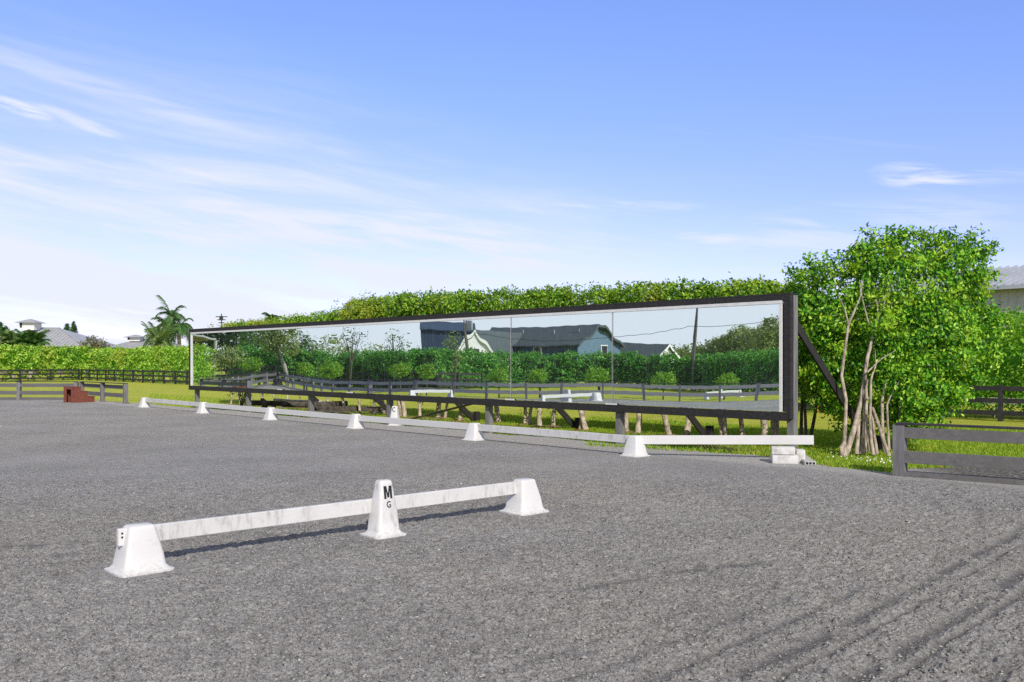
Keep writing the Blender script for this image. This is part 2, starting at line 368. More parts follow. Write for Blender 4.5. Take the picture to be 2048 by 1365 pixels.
def footing():
    poly = [Vector((-14.9, 36.1, 0))]
    poly += [MP(px, -1.9+.12*math.sin(px*.03)+.06*math.sin(px*.11)) for px in range(300, 1520, 24)]
    poly += [W(1545, 916), W(1600, 925), W(1660, 930), W(1720, 938), W(1790, 945), W(1835, 934), W(1950, 929), W(2060, 925), Vector((12.5, 11.5, 0)), Vector((22, 4, 0)), Vector((24, -50, 0)), Vector((-19.5, -50, 0))]
    poly += [f+Vector((-.35, 0, 0)) for f in FEN[::-1]]
    poly += [Vector((-30.5, 39.7, 0)), Vector((-18.1, 39.1, 0))]
    c = Vector((0, 8, 0)); b = MB(); n = len(poly)
    bm = bmesh.new(); top = [bm.verts.new(p) for p in poly]; bm.faces.new(top)
    low = []
    for i, p in enumerate(poly):
        a = poly[i-1]; q = poly[(i+1) % n]; t = (q-a).normalized(); nr = Vector((-t.y, t.x, 0))
        low.append(bm.verts.new(p+nr*.5*(1 if True else -1)+Vector((0, 0, GZ-.05))))
    for i in range(n): bm.faces.new((top[i], top[(i+1) % n], low[(i+1) % n], low[i]))
    bmesh.ops.recalc_face_normals(bm, faces=bm.faces); bmesh.ops.triangulate(bm, faces=[f for f in bm.faces if len(f.verts) > 4])
    me = bpy.data.meshes.new('arena_footing'); bm.to_mesh(me); bm.free(); me.materials.append(M['footing'])
    up = sum(p.normal.z*p.area for p in me.polygons)
    if up < 0: me.flip_normals()
    o = bpy.data.objects.new('arena_footing', me); col.objects.link(o); tag(o, kind='structure')
footing()
def vnoise(x, y, sc, seed):
    x = x/sc; y = y/sc; ix = np.floor(x).astype(np.int64); iy = np.floor(y).astype(np.int64); fx = x-ix; fy = y-iy; fx = fx*fx*(3-2*fx); fy = fy*fy*(3-2*fy)
    def hs(i, j):
        h = (i*374761393+j*668265263+seed*974634777) & 0xffffffff; h = ((h ^ (h >> 13))*1274126177) & 0xffffffff; return ((h ^ (h >> 16)) & 0xffff)/65535.
    return (hs(ix, iy)*(1-fx)+hs(ix+1, iy)*fx)*(1-fy)+(hs(ix, iy+1)*(1-fx)+hs(ix+1, iy+1)*fx)*fy
def sstep(v, a, b): t = np.clip((v-a)/(b-a), 0, 1); return t*t*(3-2*t)
c0_, c1_ = (-2.86, 7.10), (.13, 9.85)
PATCH = {}
def crumbs():
    """the near footing modelled as a finely broken surface"""
    nr, nc = 760, 860; inv = np.linspace(1/4.1, 1/14.0, nr); d = 1/inv; a = np.linspace(-.66, .66, nc); Dg, Ag = np.meshgrid(d, a, indexing='ij'); X = Ag*Dg; Y = Dg
    wx = X+.03*(vnoise(X, Y, .11, 3)-.5); wy = Y+.03*(vnoise(X, Y, .13, 4)-.5)
    f = .20*vnoise(wx, wy, .075, 5)+.28*vnoise(wx, wy, .036, 6)+.29*vnoise(wx, wy, .020, 7)+.23*vnoise(wx, wy, .012, 8)
    h = np.minimum(f, .56)/.56*.042+np.maximum(f-.56, 0)*.05
    h += .012*(vnoise(X, Y, .5, 9)-.5)
    r = np.hypot(X+2.0, Y-10.5)+.55*(vnoise(X, Y, 1.4, 12)-.5)*.7
    g = sstep(vnoise(r, r*0+.5, .21, 21)*.65+vnoise(r, r*0+.5, .09, 22)*.35, .56, .74)*sstep(r, 5., 6.)*sstep(-r, -11.5, -8.5)*sstep(X, -.5, 1.6)*sstep(vnoise(X, Y, .9, 23), .3, .6)
    t = -.60*X+.80*Y+.25*(vnoise(X, Y, 1.4, 12)-.5); g2 = sstep(vnoise(t, t*0+.5, .24, 31), .62, .8)*sstep(vnoise(X, Y, 1.9, 32), .52, .7)
    h -= .008*np.maximum(g, g2*.8)
    e = np.minimum(sstep(Dg, 4.1, 4.3), sstep(-Dg, -14., -11.5))*sstep(-np.abs(Ag), -.66, -.62); e *= sstep(-(X*N.x+Y*N.y), -(NOFF-3.0), -(NOFF-3.8))
    for (cx, cy, rr_) in ((c0_[0], c0_[1], .30), (c1_[0], c1_[1], .30), (-1.185, 8.53, .26)): e *= sstep(np.hypot(X-cx, Y-cy), rr_, rr_+.16)
    track = np.zeros_like(X)
    cx_, cy_ = .65, 11.5; ls = (X-cx_)*.68+(Y-cy_)*.733; lp = (X-cx_)*.733-(Y-cy_)*.68
    R0 = np.where(ls < 0, lp, np.hypot(X-cx_, Y-cy_)*np.where(lp > -2, 1, 9))+.10*(vnoise(X, Y, 1.5, 41)-.5)+.04*(vnoise(X, Y, .35, 42)-.5)
    for (rad, wd, s0, s1, k) in ((4.98, .055, -9, 1.5, 1.), (5.14, .03, -9, .5, .8), (5.42, .06, -9, 2.5, 1.), (5.56, .035, -9, 1., .9), (5.95, .05, -9, 2., .8), (6.25, .06, -9, 3., .9), (6.6, .045, -9, 2., .8), (7.0, .06, -9, 3., .8), (4.70, .045, -9, -1.5, .7), (4.42, .05, -9, -2.5, .6), (4.1, .04, -8, -3., .45), (3.7, .05, -7, -3.6, .4), (4.6, .05, .5, 5., .45), (4.2, .05, 1., 5., .35), (5.3, .05, 1.5, 5.5, .4)):
        track = np.maximum(track, k*np.exp(-((R0-rad)/wd)**2)*sstep(ls, s0, s0+.5)*sstep(-ls, -s1, -s1+1.2))
    def seg(p, q_, wd, k):
        px_, py_ = p; dx_, dy_ = q_[0]-p[0], q_[1]-p[1]; L_ = math.hypot(dx_, dy_); u_ = ((X-px_)*dx_+(Y-py_)*dy_)/L_; v_ = (-(X-px_)*dy_+(Y-py_)*dx_)/L_+.07*(vnoise(X, Y, .6, 43)-.5)
        return k*np.exp(-(v_/wd)**2)*sstep(u_, 0, .3)*sstep(-u_, -L_, -L_+.4)
    for (a_, b_, wd, k) in (((-5., 36), 0, 0, 0),)[:0]: pass
    for (pa, pb, wd, k) in (((-30, 1098), (228, 1086), .09, 1.), ((-30, 1120), (240, 1108), .05, .7), ((-30, 1142), (230, 1118), .04, .6), ((1100, 1190), (1330, 1152), .06, .8), ((1320, 1152), (1620, 1118), .08, .9), ((100, 1150), (170, 1180), .05, .6), ((560, 1060), (700, 1045), .05, .4)):
        A_ = W(*pa); B_ = W(*pb); track = np.maximum(track, seg((A_.x, A_.y), (B_.x, B_.y), wd, k))
    track *= sstep(vnoise(X, Y, .28, 44)*.6+vnoise(X, Y, .09, 45)*.4, .18, .44)
    h -= .024*track
    rp_ = np.random.RandomState(5)
    for i in range(260):
        if i < 170: ra = 5.2+rp_.rand()*4.2; an = -1.35+1.6*rp_.rand(); hx, hy = -2+ra*math.cos(an), 10.5+ra*math.sin(an)
        else: hy = 4.4+8*rp_.rand(); hx = (rp_.rand()*2-1)*.55*hy
        i0, i1 = np.searchsorted(d, hy-.14), np.searchsorted(d, hy+.14)
        if i1 <= i0+1: continue
        sx_, sy_ = X[i0:i1]-hx, Y[i0:i1]-hy; rr2 = np.hypot(sx_, sy_)/(.05+.02*rp_.rand())
        dep = (1-sstep(rr2, .75, 1.05))*.012-np.exp(-((rr2-1.25)/.22)**2)*.006; h[i0:i1] -= dep; track[i0:i1] = np.maximum(track[i0:i1], (1-sstep(rr2, .7, 1.1))*.35)
    z = .003+np.maximum(h-.020, 0)*e
    PATCH.update(d=d, a=a, z=z)
    v = np.stack([X, Y, z], 2).reshape(-1, 3); i = np.arange(nr*nc).reshape(nr, nc); q4 = np.stack([i[:-1, :-1], i[:-1, 1:], i[1:, 1:], i[1:, :-1]], 2).reshape(-1, 4)
    keep = ((X*N.x+Y*N.y) < NOFF-3.0)[:-1, :-1].ravel(); q4 = q4[keep]
    o = np_mesh('arena_footing', v, q4, M['footing']); o.data.shade_smooth(); at_ = o.data.attributes.new('track', 'FLOAT', 'POINT'); at_.data.foreach_set('value', (track*e).astype(np.float32).ravel()); tag(o, kind='structure')
    if sum(p.normal.z for p in o.data.polygons[:50]) < 0: o.data.flip_normals()
crumbs()
def clods():
    """loose clods of sand and fibre lying on the near footing"""
    n = 24000; d = 4.2+(RNG.rand(n)**1.5)*10.0; a = (RNG.rand(n)*2-1)*.60; x = a*d; s = .003+.009*RNG.rand(n)**3.0
    keep = (x*N.x+d*N.y) < NOFF-3.4; x, d, s = x[keep], d[keep], s[keep]; n = len(x)
    base = np.array([[1, 0, 0], [-.5, .87, 0], [-.5, -.87, 0], [.1, .1, .6], [0, 0, -1.2]])
    fa = np.array([[0, 1, 3], [1, 2, 3], [2, 0, 3], [1, 0, 4], [2, 1, 4], [0, 2, 4]])
    th = RNG.rand(n)*6.28; st = 1+1.6*RNG.rand(n)
    v = base[None]*s[:, None, None]*(1+.35*RNG.randn(n, 5, 1)*.6)
    v[:, :, 0] *= st[:, None]
    c_, s_ = np.cos(th)[:, None], np.sin(th)[:, None]; vx = v[:, :, 0]*c_-v[:, :, 1]*s_; vy = v[:, :, 0]*s_+v[:, :, 1]*c_
    v = np.stack([vx+x[:, None], vy+d[:, None], v[:, :, 2]+(PATCH['z'][np.clip(np.searchsorted(PATCH['d'], d), 0, 759), np.clip(np.searchsorted(PATCH['a'], x/d), 0, 859)]+s*.15)[:, None]], 2).reshape(-1, 3)
    f = (fa[None]+np.arange(n)[:, None, None]*5).reshape(-1, 3)
    m, nt, out = new_mat('footing_clod'); q = NT(nt); rp = q.n('ShaderNodeNewGeometry').outputs['Random Per Island']
    c = q.ramp(rp, [(0, (.17, .168, .16)), (.5, (.29, .286, .272)), (.97, (.37, .363, .345)), (.995, (.42, .41, .39)), (1., (.75, .74, .72))]); q.bsdf(out, c, .95, None, 0, .1)
    tag(np_mesh('footing_clods', v, f, m), 'loose grey clods and grains scattered over the near arena footing', 'footing', kind='stuff')
clods()
def blades():
    P = []
    def strip(k0, k1, px0, px1, n):
        k = k0+(k1-k0)*RNG.rand(n); px = px0+(px1-px0)*RNG.rand(n); a = (px-1024)/F; d = (NOFF+k)/(a*N.x+N.y); P.append(np.stack([a*d, d, np.full(n, GZ)], 1))
    strip(-1.3, 8, 1180, 1800, 46000); strip(-1.3, 7, 700, 1250, 26000); strip(-1.2, 6, 300, 760, 16000); strip(-.9, 12, 1780, 2070, 30000)
    for (xa, ya, xb, yb, m_) in ((1545, 914, 1660, 928, 900), (1660, 928, 1790, 942, 1500), (1835, 933, 2050, 924, 1100), (1180, 888, 1545, 908, 1100)):
        t = np.floor(RNG.rand(m_)*28)/28+RNG.randn(m_)*.008
        for a in t:
            w_ = W(xa+(xb-xa)*a, ya+(yb-ya)*a+RNG.randn()*1.6+2, 0.); P.append(np.array([[w_.x, w_.y, -.01]]))
    c = np.concatenate(P); n = len(c); h = .03+.045*RNG.rand(n); h *= np.where(RNG.rand(n) < .06, 1.5, 1); w = .008+.010*RNG.rand(n); th = RNG.rand(n)*6.28
    dx = np.stack([np.cos(th), np.sin(th), np.zeros(n)], 1)*w[:, None]; tip = c+np.stack([RNG.randn(n)*.025, RNG.randn(n)*.025, h], 1)
    v = np.stack([c-dx, c+dx, tip], 1).reshape(-1, 3); f = np.arange(3*n).reshape(n, 3)
    tag(np_mesh('grass_blades', v, f, M['blade']), 'short bright green grass growing behind the mirror and fence', 'grass', kind='stuff')
blades()
def clover():
    n = 90; px = 1640+160*RNG.rand(n)**.7; py = 918+(px-1655)*.10+RNG.randn(n)*4; P = []
    for a, b in zip(px, py): P.append(W(a, b-8, GZ+.09))
    c = np.array([list(p) for p in P]); v, f = leaf_quads(c, .03, np.tile([0, -.4, .6], (n, 1)), aspect=.9, droop=0)
    tag(np_mesh('clover_flowers', v, f, M['clover']), 'tiny white clover flowers in the grass at the arena edge', 'flowers', kind='stuff')
clover()

# ------------------------------------------------------------------ the arena mirror
mirror = empty('arena_mirror', (ML+MR)/2, 'long black framed arena mirror on posts, reflecting blue and white houses', 'mirror')
def S(px): return (MP(px, 0)-ML).dot(U)            # distance along the mirror at a column
def at(s, k, z): return ML+U*s+N*k+UP*z
sL, sR = S(378), S(1576)
b = MB(); b.bar(at(sL-.02, .03, 2.815), at(sR+.005, .03, 2.815), .06, .105); b.build('top_board', M['black_wood'], mirror, bevel=.006)
b = MB(); b.bar(at(sL-.02, .10, 2.885), at(sR+.06, .10, 2.885), .20, .034); b.build('cap_board', M['black_wood'], mirror, bevel=.005)
b = MB(); b.bar(at(sL-.03, .02, .565), at((sL+sR)*.36, .02, .565), .05, .165); b.build('bottom_board', M['black_wood'], mirror, bevel=.006)
b = MB(); b.bar(at((sL+sR)*.36+.01, .025, .56), at(sR+.0, .025, .56), .05, .165); b.build('bottom_board', M['black_wood'], mirror, bevel=.006)
b = MB(); b.bar(at((S(1567)+sR)/2, .03, .65), at((S(1567)+sR)/2, .03, 2.76), .06, sR-S(1567), up=U); b.build('side_board', M['black_wood'], mirror, bevel=.006)
b = MB(); b.bar(at(sR+.031, .066, .52), at(sR+.031, .066, 2.866), .13, .05, up=U); b.build('end_board', M['black_wood'], mirror, bevel=.005)
b = MB(); b.bar(at(sL+.02, .03, .65), at(sL+.02, .03, 2.75), .06, .09, up=U); b.build('side_board', M['black_wood'], mirror, bevel=.006)
gL, gR = S(381), S(1564); gB, gT = .65, 2.735
b = MB(); b.bar(at(gL, .018, gT), at(gR, .018, gT), .05, .062); b.bar(at(gR-.03, .018, gB), at(gR-.03, .018, gT-.032), .048, .06, up=U)
b.bar(at(gL+.035, .018, gB), at(gL+.035, .018, gT-.032), .048, .07, up=U); b.build('trim', M['trim'], mirror, bevel=.004)
# panes: each slightly bowed, as old mirror sheets are; the bow follows what the reflection shows
TAB = np.array([(340, -8), (440, -8), (480, -14), (520, -21), (548, -21), (580, -12), (604, -6), (625, 0), (660, 6), (700, 3), (750, 3), (800, 0), (838, -6), (848, -5), (870, -4), (900, -1), (960, 2), (1020, 4), (1090, 5), (1160, 2), (1223, 2), (1300, 8), (1400, 11), (1480, 7), (1560, 1), (1600, 0)], float)
SEAM = [381, 481, 560, 700, 842, 1020, 1223, 1564]
for i in range(len(SEAM)-1):
    s0, s1 = S(SEAM[i])+.0015, S(SEAM[i+1])-.0015; ns, nz = 56, 10; vs = []
    lo = .04+.003*(i % 2)
    for a in range(ns+1):
        s = s0+(s1-s0)*a/ns; p = ML+U*s; px = 1024+F*p.x/p.y; dl = np.interp(px, TAB[:, 0], TAB[:, 1])+.6*math.sin(px*.21)+.4*math.sin(px*.093+1)
        dirv = Vector((p.x, p.y, 0)).normalized(); ct = dirv.dot(N); tau = dl/(2*F*ct)
        for c in range(nz+1):
            z = gB+(gT-.02-gB)*c/nz; vs.append(at(s, .036+tau*(z-1.7), z))
    fs = [(a*(nz+1)+c, (a+1)*(nz+1)+c, (a+1)*(nz+1)+c+1, a*(nz+1)+c+1) for a in range(ns) for c in range(nz)]
    o = MB().add(vs, fs).build('mirror_pane', M['mirror'], mirror, smooth=180)
for px in (560, 700, 1020, 1223):
    b = MB(); s = S(px); b.bar(at(s-.17, -.012, .655), at(s+.17, -.012, .655), .012, .035); b.build('clip', M['trim'], mirror, bevel=.003)
for px in (1020, 1223):
    b = MB(); s = S(px); b.bar(at(s, .022, gB), at(s, .022, gT-.035), .004, .011, up=U); b.build('seam_strip', M['vinyl_grey'], mirror)
postpx = [386, 488, 613, 770, 968, 1230, 1575]
# plywood sheet behind the glass
b = MB(); b.bar(at(sL+.1, .085, 1.69), at(sR-.08, .085, 1.69), .014, 2.05); b.build('backing_sheet', M['far_black'], mirror)
for i, px in enumerate(postpx):
    s = S(px)
    b = MB(); b.bar(at(s, .175, -.5), at(s, .175, 2.862), .15, .15, up=U); b.build('post', M['post_grey'], mirror, bevel=.008)
    if i:
        b = MB(); b.bar(at(s, .27, 2.34), at(s, 3.42, -.24), .05, .17, up=UP); b.build('brace', M['black_wood'], mirror, bevel=.005)
        b = MB(); b.bar(at(s+.09, 3.46, -.6), at(s+.09, 3.46, .02), .15, .15, up=U); b.build('stake', M['black_wood'], mirror, bevel=.006)

# ------------------------------------------------------------------ arena boards and cones
def rrect(hx, hy, r, z, n=4):
    r = min(r, hx*.9, hy*.9); pts = []
    for k, (sx, sy) in enumerate(((1, 1), (-1, 1), (-1, -1), (1, -1))):
        for j in range(n+1):
            a = math.pi/2*k+math.pi/2*j/n; pts.append(Vector((sx*(hx-r)+r*math.cos(a), sy*(hy-r)+r*math.sin(a), z)))
    return pts
def cone_mesh(b, h, hb, ht, hbx=None, htx=None):
    hbx = hbx or hb; htx = htx or ht
    R = [rrect(hbx+.045, hb+.045, .05, -.004), rrect(hbx+.045, hb+.045, .05, .010), rrect(hbx+.015, hb+.015, .05, .022), rrect(hbx-.004, hb-.004, .045, .05)]
    for t in (.3, .6, .9, .965): R.append(rrect(hbx+(htx-hbx)*t, hb+(ht-hb)*t, .032, .05+(h-.05)*t))
    R.append(rrect(htx-.012, ht-.012, .02, h)); b.loops(R)
    return b
DR = Vector((2.98, 2.75, 0)).normalized(); RA = math.atan2(DR.y, DR.x)
c0 = Vector((-2.86, 7.10, 0)); c1 = Vector((.13, 9.85, 0))
cone0 = cone_mesh(MB(), .345, .152, .078, .165, .098).build('arena_cone', M['pvc'], smooth=40)
cone0.location = c0+UP*.006; cone0.rotation_euler = (0, 0, RA)
tag(cone0, 'white plastic arena cone at the near left end of the lone foreground rail', 'cone', 'white cones holding the arena rails')
def put_cone(loc, rz, label, scale=1.0):
    c = cone0.copy(); col.objects.link(c); c.location = loc; c.rotation_euler = (0, 0, rz); c.scale = (scale,)*3; c['label'] = label; return c
put_cone(c1+UP*.006, RA, 'white plastic arena cone at the far right end of the lone foreground rail')
def rail(p0, p1, label, mat, h=.13, th=.042, holes=True, top=None):
    r = empty('arena_rail', (Vector(p0)+Vector(p1))/2, label, 'rail', 'white boards of the dressage arena')
    b = MB(); b.bar(p0, p1, th, h); b.build('board', mat, r, bevel=.006)
    return r
r0 = rail(c0-DR*.165+UP*.272, c1+DR*.02+UP*.272, 'scuffed white arena rail lying through the cone lettered M over G', M['pvc_scuffed'])
b = MB(); p = c0-DR*.165+UP*.272; fy = Vector((DR.y, -DR.x, 0))
for dz in (.03, .0): b.box(p+DR*.028+fy*.0215+UP*dz, (.014, .004, .014), RA)
b.build('bolt_hole', M['hole'], r0)
def letters(parent, items, hy0, hyt, h, hz=.05):
    """items: (text, size, z, bold) laid on the sloped front face (local -Y)"""
    for tx, size, z, off in items:
        cu = bpy.data.curves.new('text', 'FONT'); cu.body = tx; cu.size = size; cu.extrude = .0012; cu.offset = off; cu.align_x = 'CENTER'; cu.align_y = 'CENTER'
        to = bpy.data.objects.new('text', cu); me = bpy.data.meshes.new_from_object(to); bpy.data.objects.remove(to); bpy.data.curves.remove(cu)
        me.name = 'letter'; me.materials.append(M['letter'])
        y = -(hy0+(hyt-hy0)*(z-hz)/(h-hz)); tilt = math.atan((hy0-hyt)/(h-hz))
        me.transform(Matrix.Translation((0, y-.0016, z)) @ Matrix.Diagonal((.86, 1, 1, 1)) @ Matrix.Rotation(math.pi/2-tilt, 4, 'X'))
        o = bpy.data.objects.new('letter', me); col.objects.link(o); o.parent = parent
mc = cone_mesh(MB(), .505, .118, .054, .125, .066).build('letter_cone', M['pvc_scuffed'], smooth=40)
mc.location = Vector((-1.185, 8.53, .006)); mc.rotation_euler = (0, 0, RA)
tag(mc, 'tall white marker cone lettered M and G on the foreground rail', 'marker cone')
Wm, Hm, sm = .088, .117, .023
mp_pts = [(0, 0), (0, Hm), (.030, Hm), (Wm/2, .40*Hm), (Wm-.030, Hm), (Wm, Hm), (Wm, 0), (Wm-sm, 0), (Wm-sm, .66*Hm), (Wm/2+.010, .10*Hm), (Wm/2-.010, .10*Hm), (sm, .66*Hm), (sm, 0)]
tl = math.atan((.118-.054)/.455); y0 = -(.118-.064*(.398-.05)/.455)-.0006; lb = MB(); lb.prism([Vector((x-Wm/2, 0, z-Hm/2)) for x, z in mp_pts], (0, -.0016, 0)); lo_ = lb.build('letter', M['letter'])
lo_.data.transform(Matrix.Translation((0, y0, .398)) @ Matrix.Rotation(-tl, 4, 'X')); lo_.parent = mc
letters(mc, [('G', .082, .285, .0012)], .118, .054, .505)
# short side row in front of the mirror
def CL(px):
    d = F*CAMH/(.0989*(px+631)); return D(px, d)
cpx = [289, 407, 542, 712, 949, 1270]; CP = [CL(p) for p in cpx]
CA = math.atan2(CP[-1].y-CP[0].y, CP[-1].x-CP[0].x)
clab = ['white cone at the far left end of the rail row, near the wooden steps', 'white cone in front of the first gap left of the dark timber pile', 'white cone in front of the left end of the dark timber pile',
        'white cone just left of the cone lettered C', 'white cone right of the C marker, at the left end of the grey-streaked rail', 'nearest white cone of the long row, below the sixth mirror post']
for p, l in zip(CP, clab): put_cone(p, CA+.05*RNG.randn(), l, 1.0)
END = Vector((4.90, 15.02, 0))
ends = CP+[END]; rz = [.262, .258, .250, .245, .262, .272, .330]
rl = ['streaky white rail at the far left end of the long row, nearest the wooden steps', 'white rail under the left end of the mirror, second in the long row', 'white rail in front of the dark timber pile', 'white rail in front of the cone lettered C',
      'white rail with grey vertical streaks, right of the C marker', 'white rail at the right end of the long row, resting on pale blocks']
rm = [M['pvc_stained'], M['pvc'], M['pvc'], M['pvc'], M['pvc_stained'], M['pvc']]
for i in range(6):
    rail(ends[i]+UP*rz[i], ends[i+1]+UP*rz[i+1], rl[i], rm[i], h=.135 if i < 5 else .15)
cc = cone_mesh(MB(), .485, .12, .058, .12, .064).build('letter_cone', M['pvc'], smooth=40)
cc.location = D(790, 23.3); cc.rotation_euler = (0, 0, CA+.55); tag(cc, 'white marker cone lettered C behind the long row of rails', 'marker cone')
letters(cc, [('C', .16, .395, .002)], .12, .058, .485)
# blocks under the rail end and the hollow offcut beside them
def block(c, size, label, mat, rz):
    b = MB(); b.box(c, size, rz); o = b.build('foam_block', mat, bevel=.018, smooth=50); tag(o, label, 'block', 'pale blocks under the rail end')
    return o
bx = Vector((4.33, 14.66, 0)); ba = -.16
block(bx+Vector((-.02, -.02, .064)), (.40, .30, .132), 'pale weathered block on the ground, under the upper block', M['foam'], ba)
block(bx+Vector((-.02, .05, .193)), (.36, .26, .116), 'pale upper block carrying the right end of the white rail', M['foam'], ba-.08)
block(bx+Vector((.27, .12, .10)), (.14, .24, .20), 'narrow pale block standing against the right side of the two stacked blocks', M['foam'], ba)
pk = empty('hollow_plank', W(1612, 922), 'grey hollow vinyl plank lying beside the pale blocks, open end towards us', 'plank')
e0 = W(1621, 931, 0)+UP*.03; e1 = W(1598, 914, 0)+UP*.03; b = MB(); dv = (e1-e0).normalized(); b.bar(e0, e1, .17, .055); b.build('plank_body', M['vinyl_grey'], pk, bevel=.004)
sd = dv.cross(UP)
for k in (-1, 0, 1):
    b = MB(); q = e0+sd*k*.05-dv*.0005; b.bar(q-dv*.003, q+dv*.01, .036, .034); b.build('tube_hole', M['hole'], pk)
# rusty wire mesh below the rail end
wm = empty('wire_mesh', MP(1470, -2.0), 'low rusty wire netting under the right end of the white rail', 'wire netting'); b = MB()
a0 = W(1395, 886, .02); a1 = W(1545, 905, .05); a0 = MP(1390, -1.72, 0); a1 = MP(1545, -1.66, 0); L = (a1-a0).length; dw = (a1-a0).normalized(); st = .075; k = 0; zt, zb = .12, -.32
while k*st < L+.4:
    for sg in (1, -1):
        x0 = k*st; x1 = x0+sg*(zt-zb)
        if -.01 <= x1 <= L+.2 and x0 <= L: b.tube([a0+dw*x0+UP*zb, a0+dw*x1+UP*zt], .0035, 4, False)
    k += 1
b.build('netting', M['rust_wire'], wm)

# ------------------------------------------------------------------ fences
def fence(name, label, cat, poly, group=None, post_gap=2.4, rails=((.615, .15), (.30, .16)), ph=.755, pw=.15, th=.04, cap=True, mp=None, mr=None, z0=0., face=1, low=None, first=True, lead=.0):
    poly = [Vector(p) for p in poly]; root = empty(name, poly[len(poly)//2]+UP*z0, label, cat, group)
    mp = mp or M['post_grey']; mr = mr or M['grey_wood']
    L = [0.]
    for a, c in zip(poly, poly[1:]): L.append(L[-1]+(c-a).length)
    def P(s):
        for i in range(len(poly)-1):
            if s <= L[i+1]+1e-6: return poly[i].lerp(poly[i+1], (s-L[i])/(L[i+1]-L[i]))
        return poly[-1]
    n = max(1, round(L[-1]/post_gap)); ss = sorted(set([L[-1]*i/n for i in range(n+1)]))
    for i, s in enumerate(ss):
        p = P(s); a = P(max(0, s-.3)); c = P(min(L[-1], s+.3)); t = (c-a).normalized(); ang = math.atan2(t.y, t.x)
        if i or first:
            bb = MB(); bb.box(p+UP*(z0+ph/2-.15), (pw, pw, ph+.3), ang); bb.build('post', mp, root, bevel=.006)
        if i < len(ss)-1:
            q = P(ss[i+1]); d = (q-p).normalized(); sd = Vector((-d.y, d.x, 0))*face*(pw/2-.02)
            for zc, hh in rails:
                bb = MB(); bb.bar(p+d*pw*.48+sd+UP*(z0+zc), q-d*pw*.48+sd+UP*(z0+zc), th, hh); bb.build('rail_board', mr, root, bevel=.004)
            if cap:
                bb = MB(); bb.bar(p-d*.04+UP*(z0+ph+.013), q+d*.04+UP*(z0+ph+.013), pw+.02, .026); bb.build('cap_board', M['far_black'], root)
            if low:
                bb = MB(); bb.bar(p+d*pw*.48+sd+UP*(z0+low[0]), q-d*pw*.48+sd+UP*(z0+low[0]), th, low[1]); bb.build('kick_board', mr, root)
    return root
fr0 = Vector((5.45, 12.99, 0)); fdir = Vector((.777, -.629, 0))
fence('arena_fence', 'low charcoal two-rail fence on the right, standing at the arena edge near the tree', 'fence', [fr0, fr0+fdir*12], rails=((.612, .15), (.275, .17)), ph=.72, pw=.16, low=(.02, .10), face=-1, mr=M['grey_wood'])
fence('arena_fence', 'short run of low grey fence right of the brown steps, running towards the mirror', 'fence', [PA, PA.lerp(PE, .56), PE], post_gap=2.6, cap=True)
fence('arena_fence', 'low grey two-rail fence behind the brown steps, running out of the left edge', 'fence', [Vector((-18.25, 38.75, 0)), Vector((-30.6, 39.4, 0))], post_gap=2.3, face=1, mr=M['grey_wood_x'], low=(.05, .12))
fence('arena_fence', 'long low grey two-rail fence across the mirror image, in front of the reflected hedge', 'fence', FEN+[RV(1750, 38.5), Vector((-19.5, -6, 0))], post_gap=1.7, face=1, mr=M['grey_wood_lifted'], pw=.12)
FC = W(163, 760.5, GZ); FR = W(2042, 845, GZ); FX = FR+U*14
blk = dict(rails=((1.05, .15), (.66, .15), (.27, .15)), ph=1.17, pw=.13, th=.04, cap=False, mp=M['far_black'], mr=M['far_black'], z0=0.)
fence('paddock_fence', 'black three-rail paddock fence running from the far corner behind the mirror to the right edge', 'fence', [FC, FR, FX], post_gap=2.42, face=-1, **blk)
fence('paddock_fence', 'black three-rail paddock fence crossing the far left lawn below the clipped hedge', 'fence', [FC+Vector((-.15, -.3, 0)), W(17, 763.3, GZ), W(-150, 767, GZ)], post_gap=2.9, face=1, **blk)

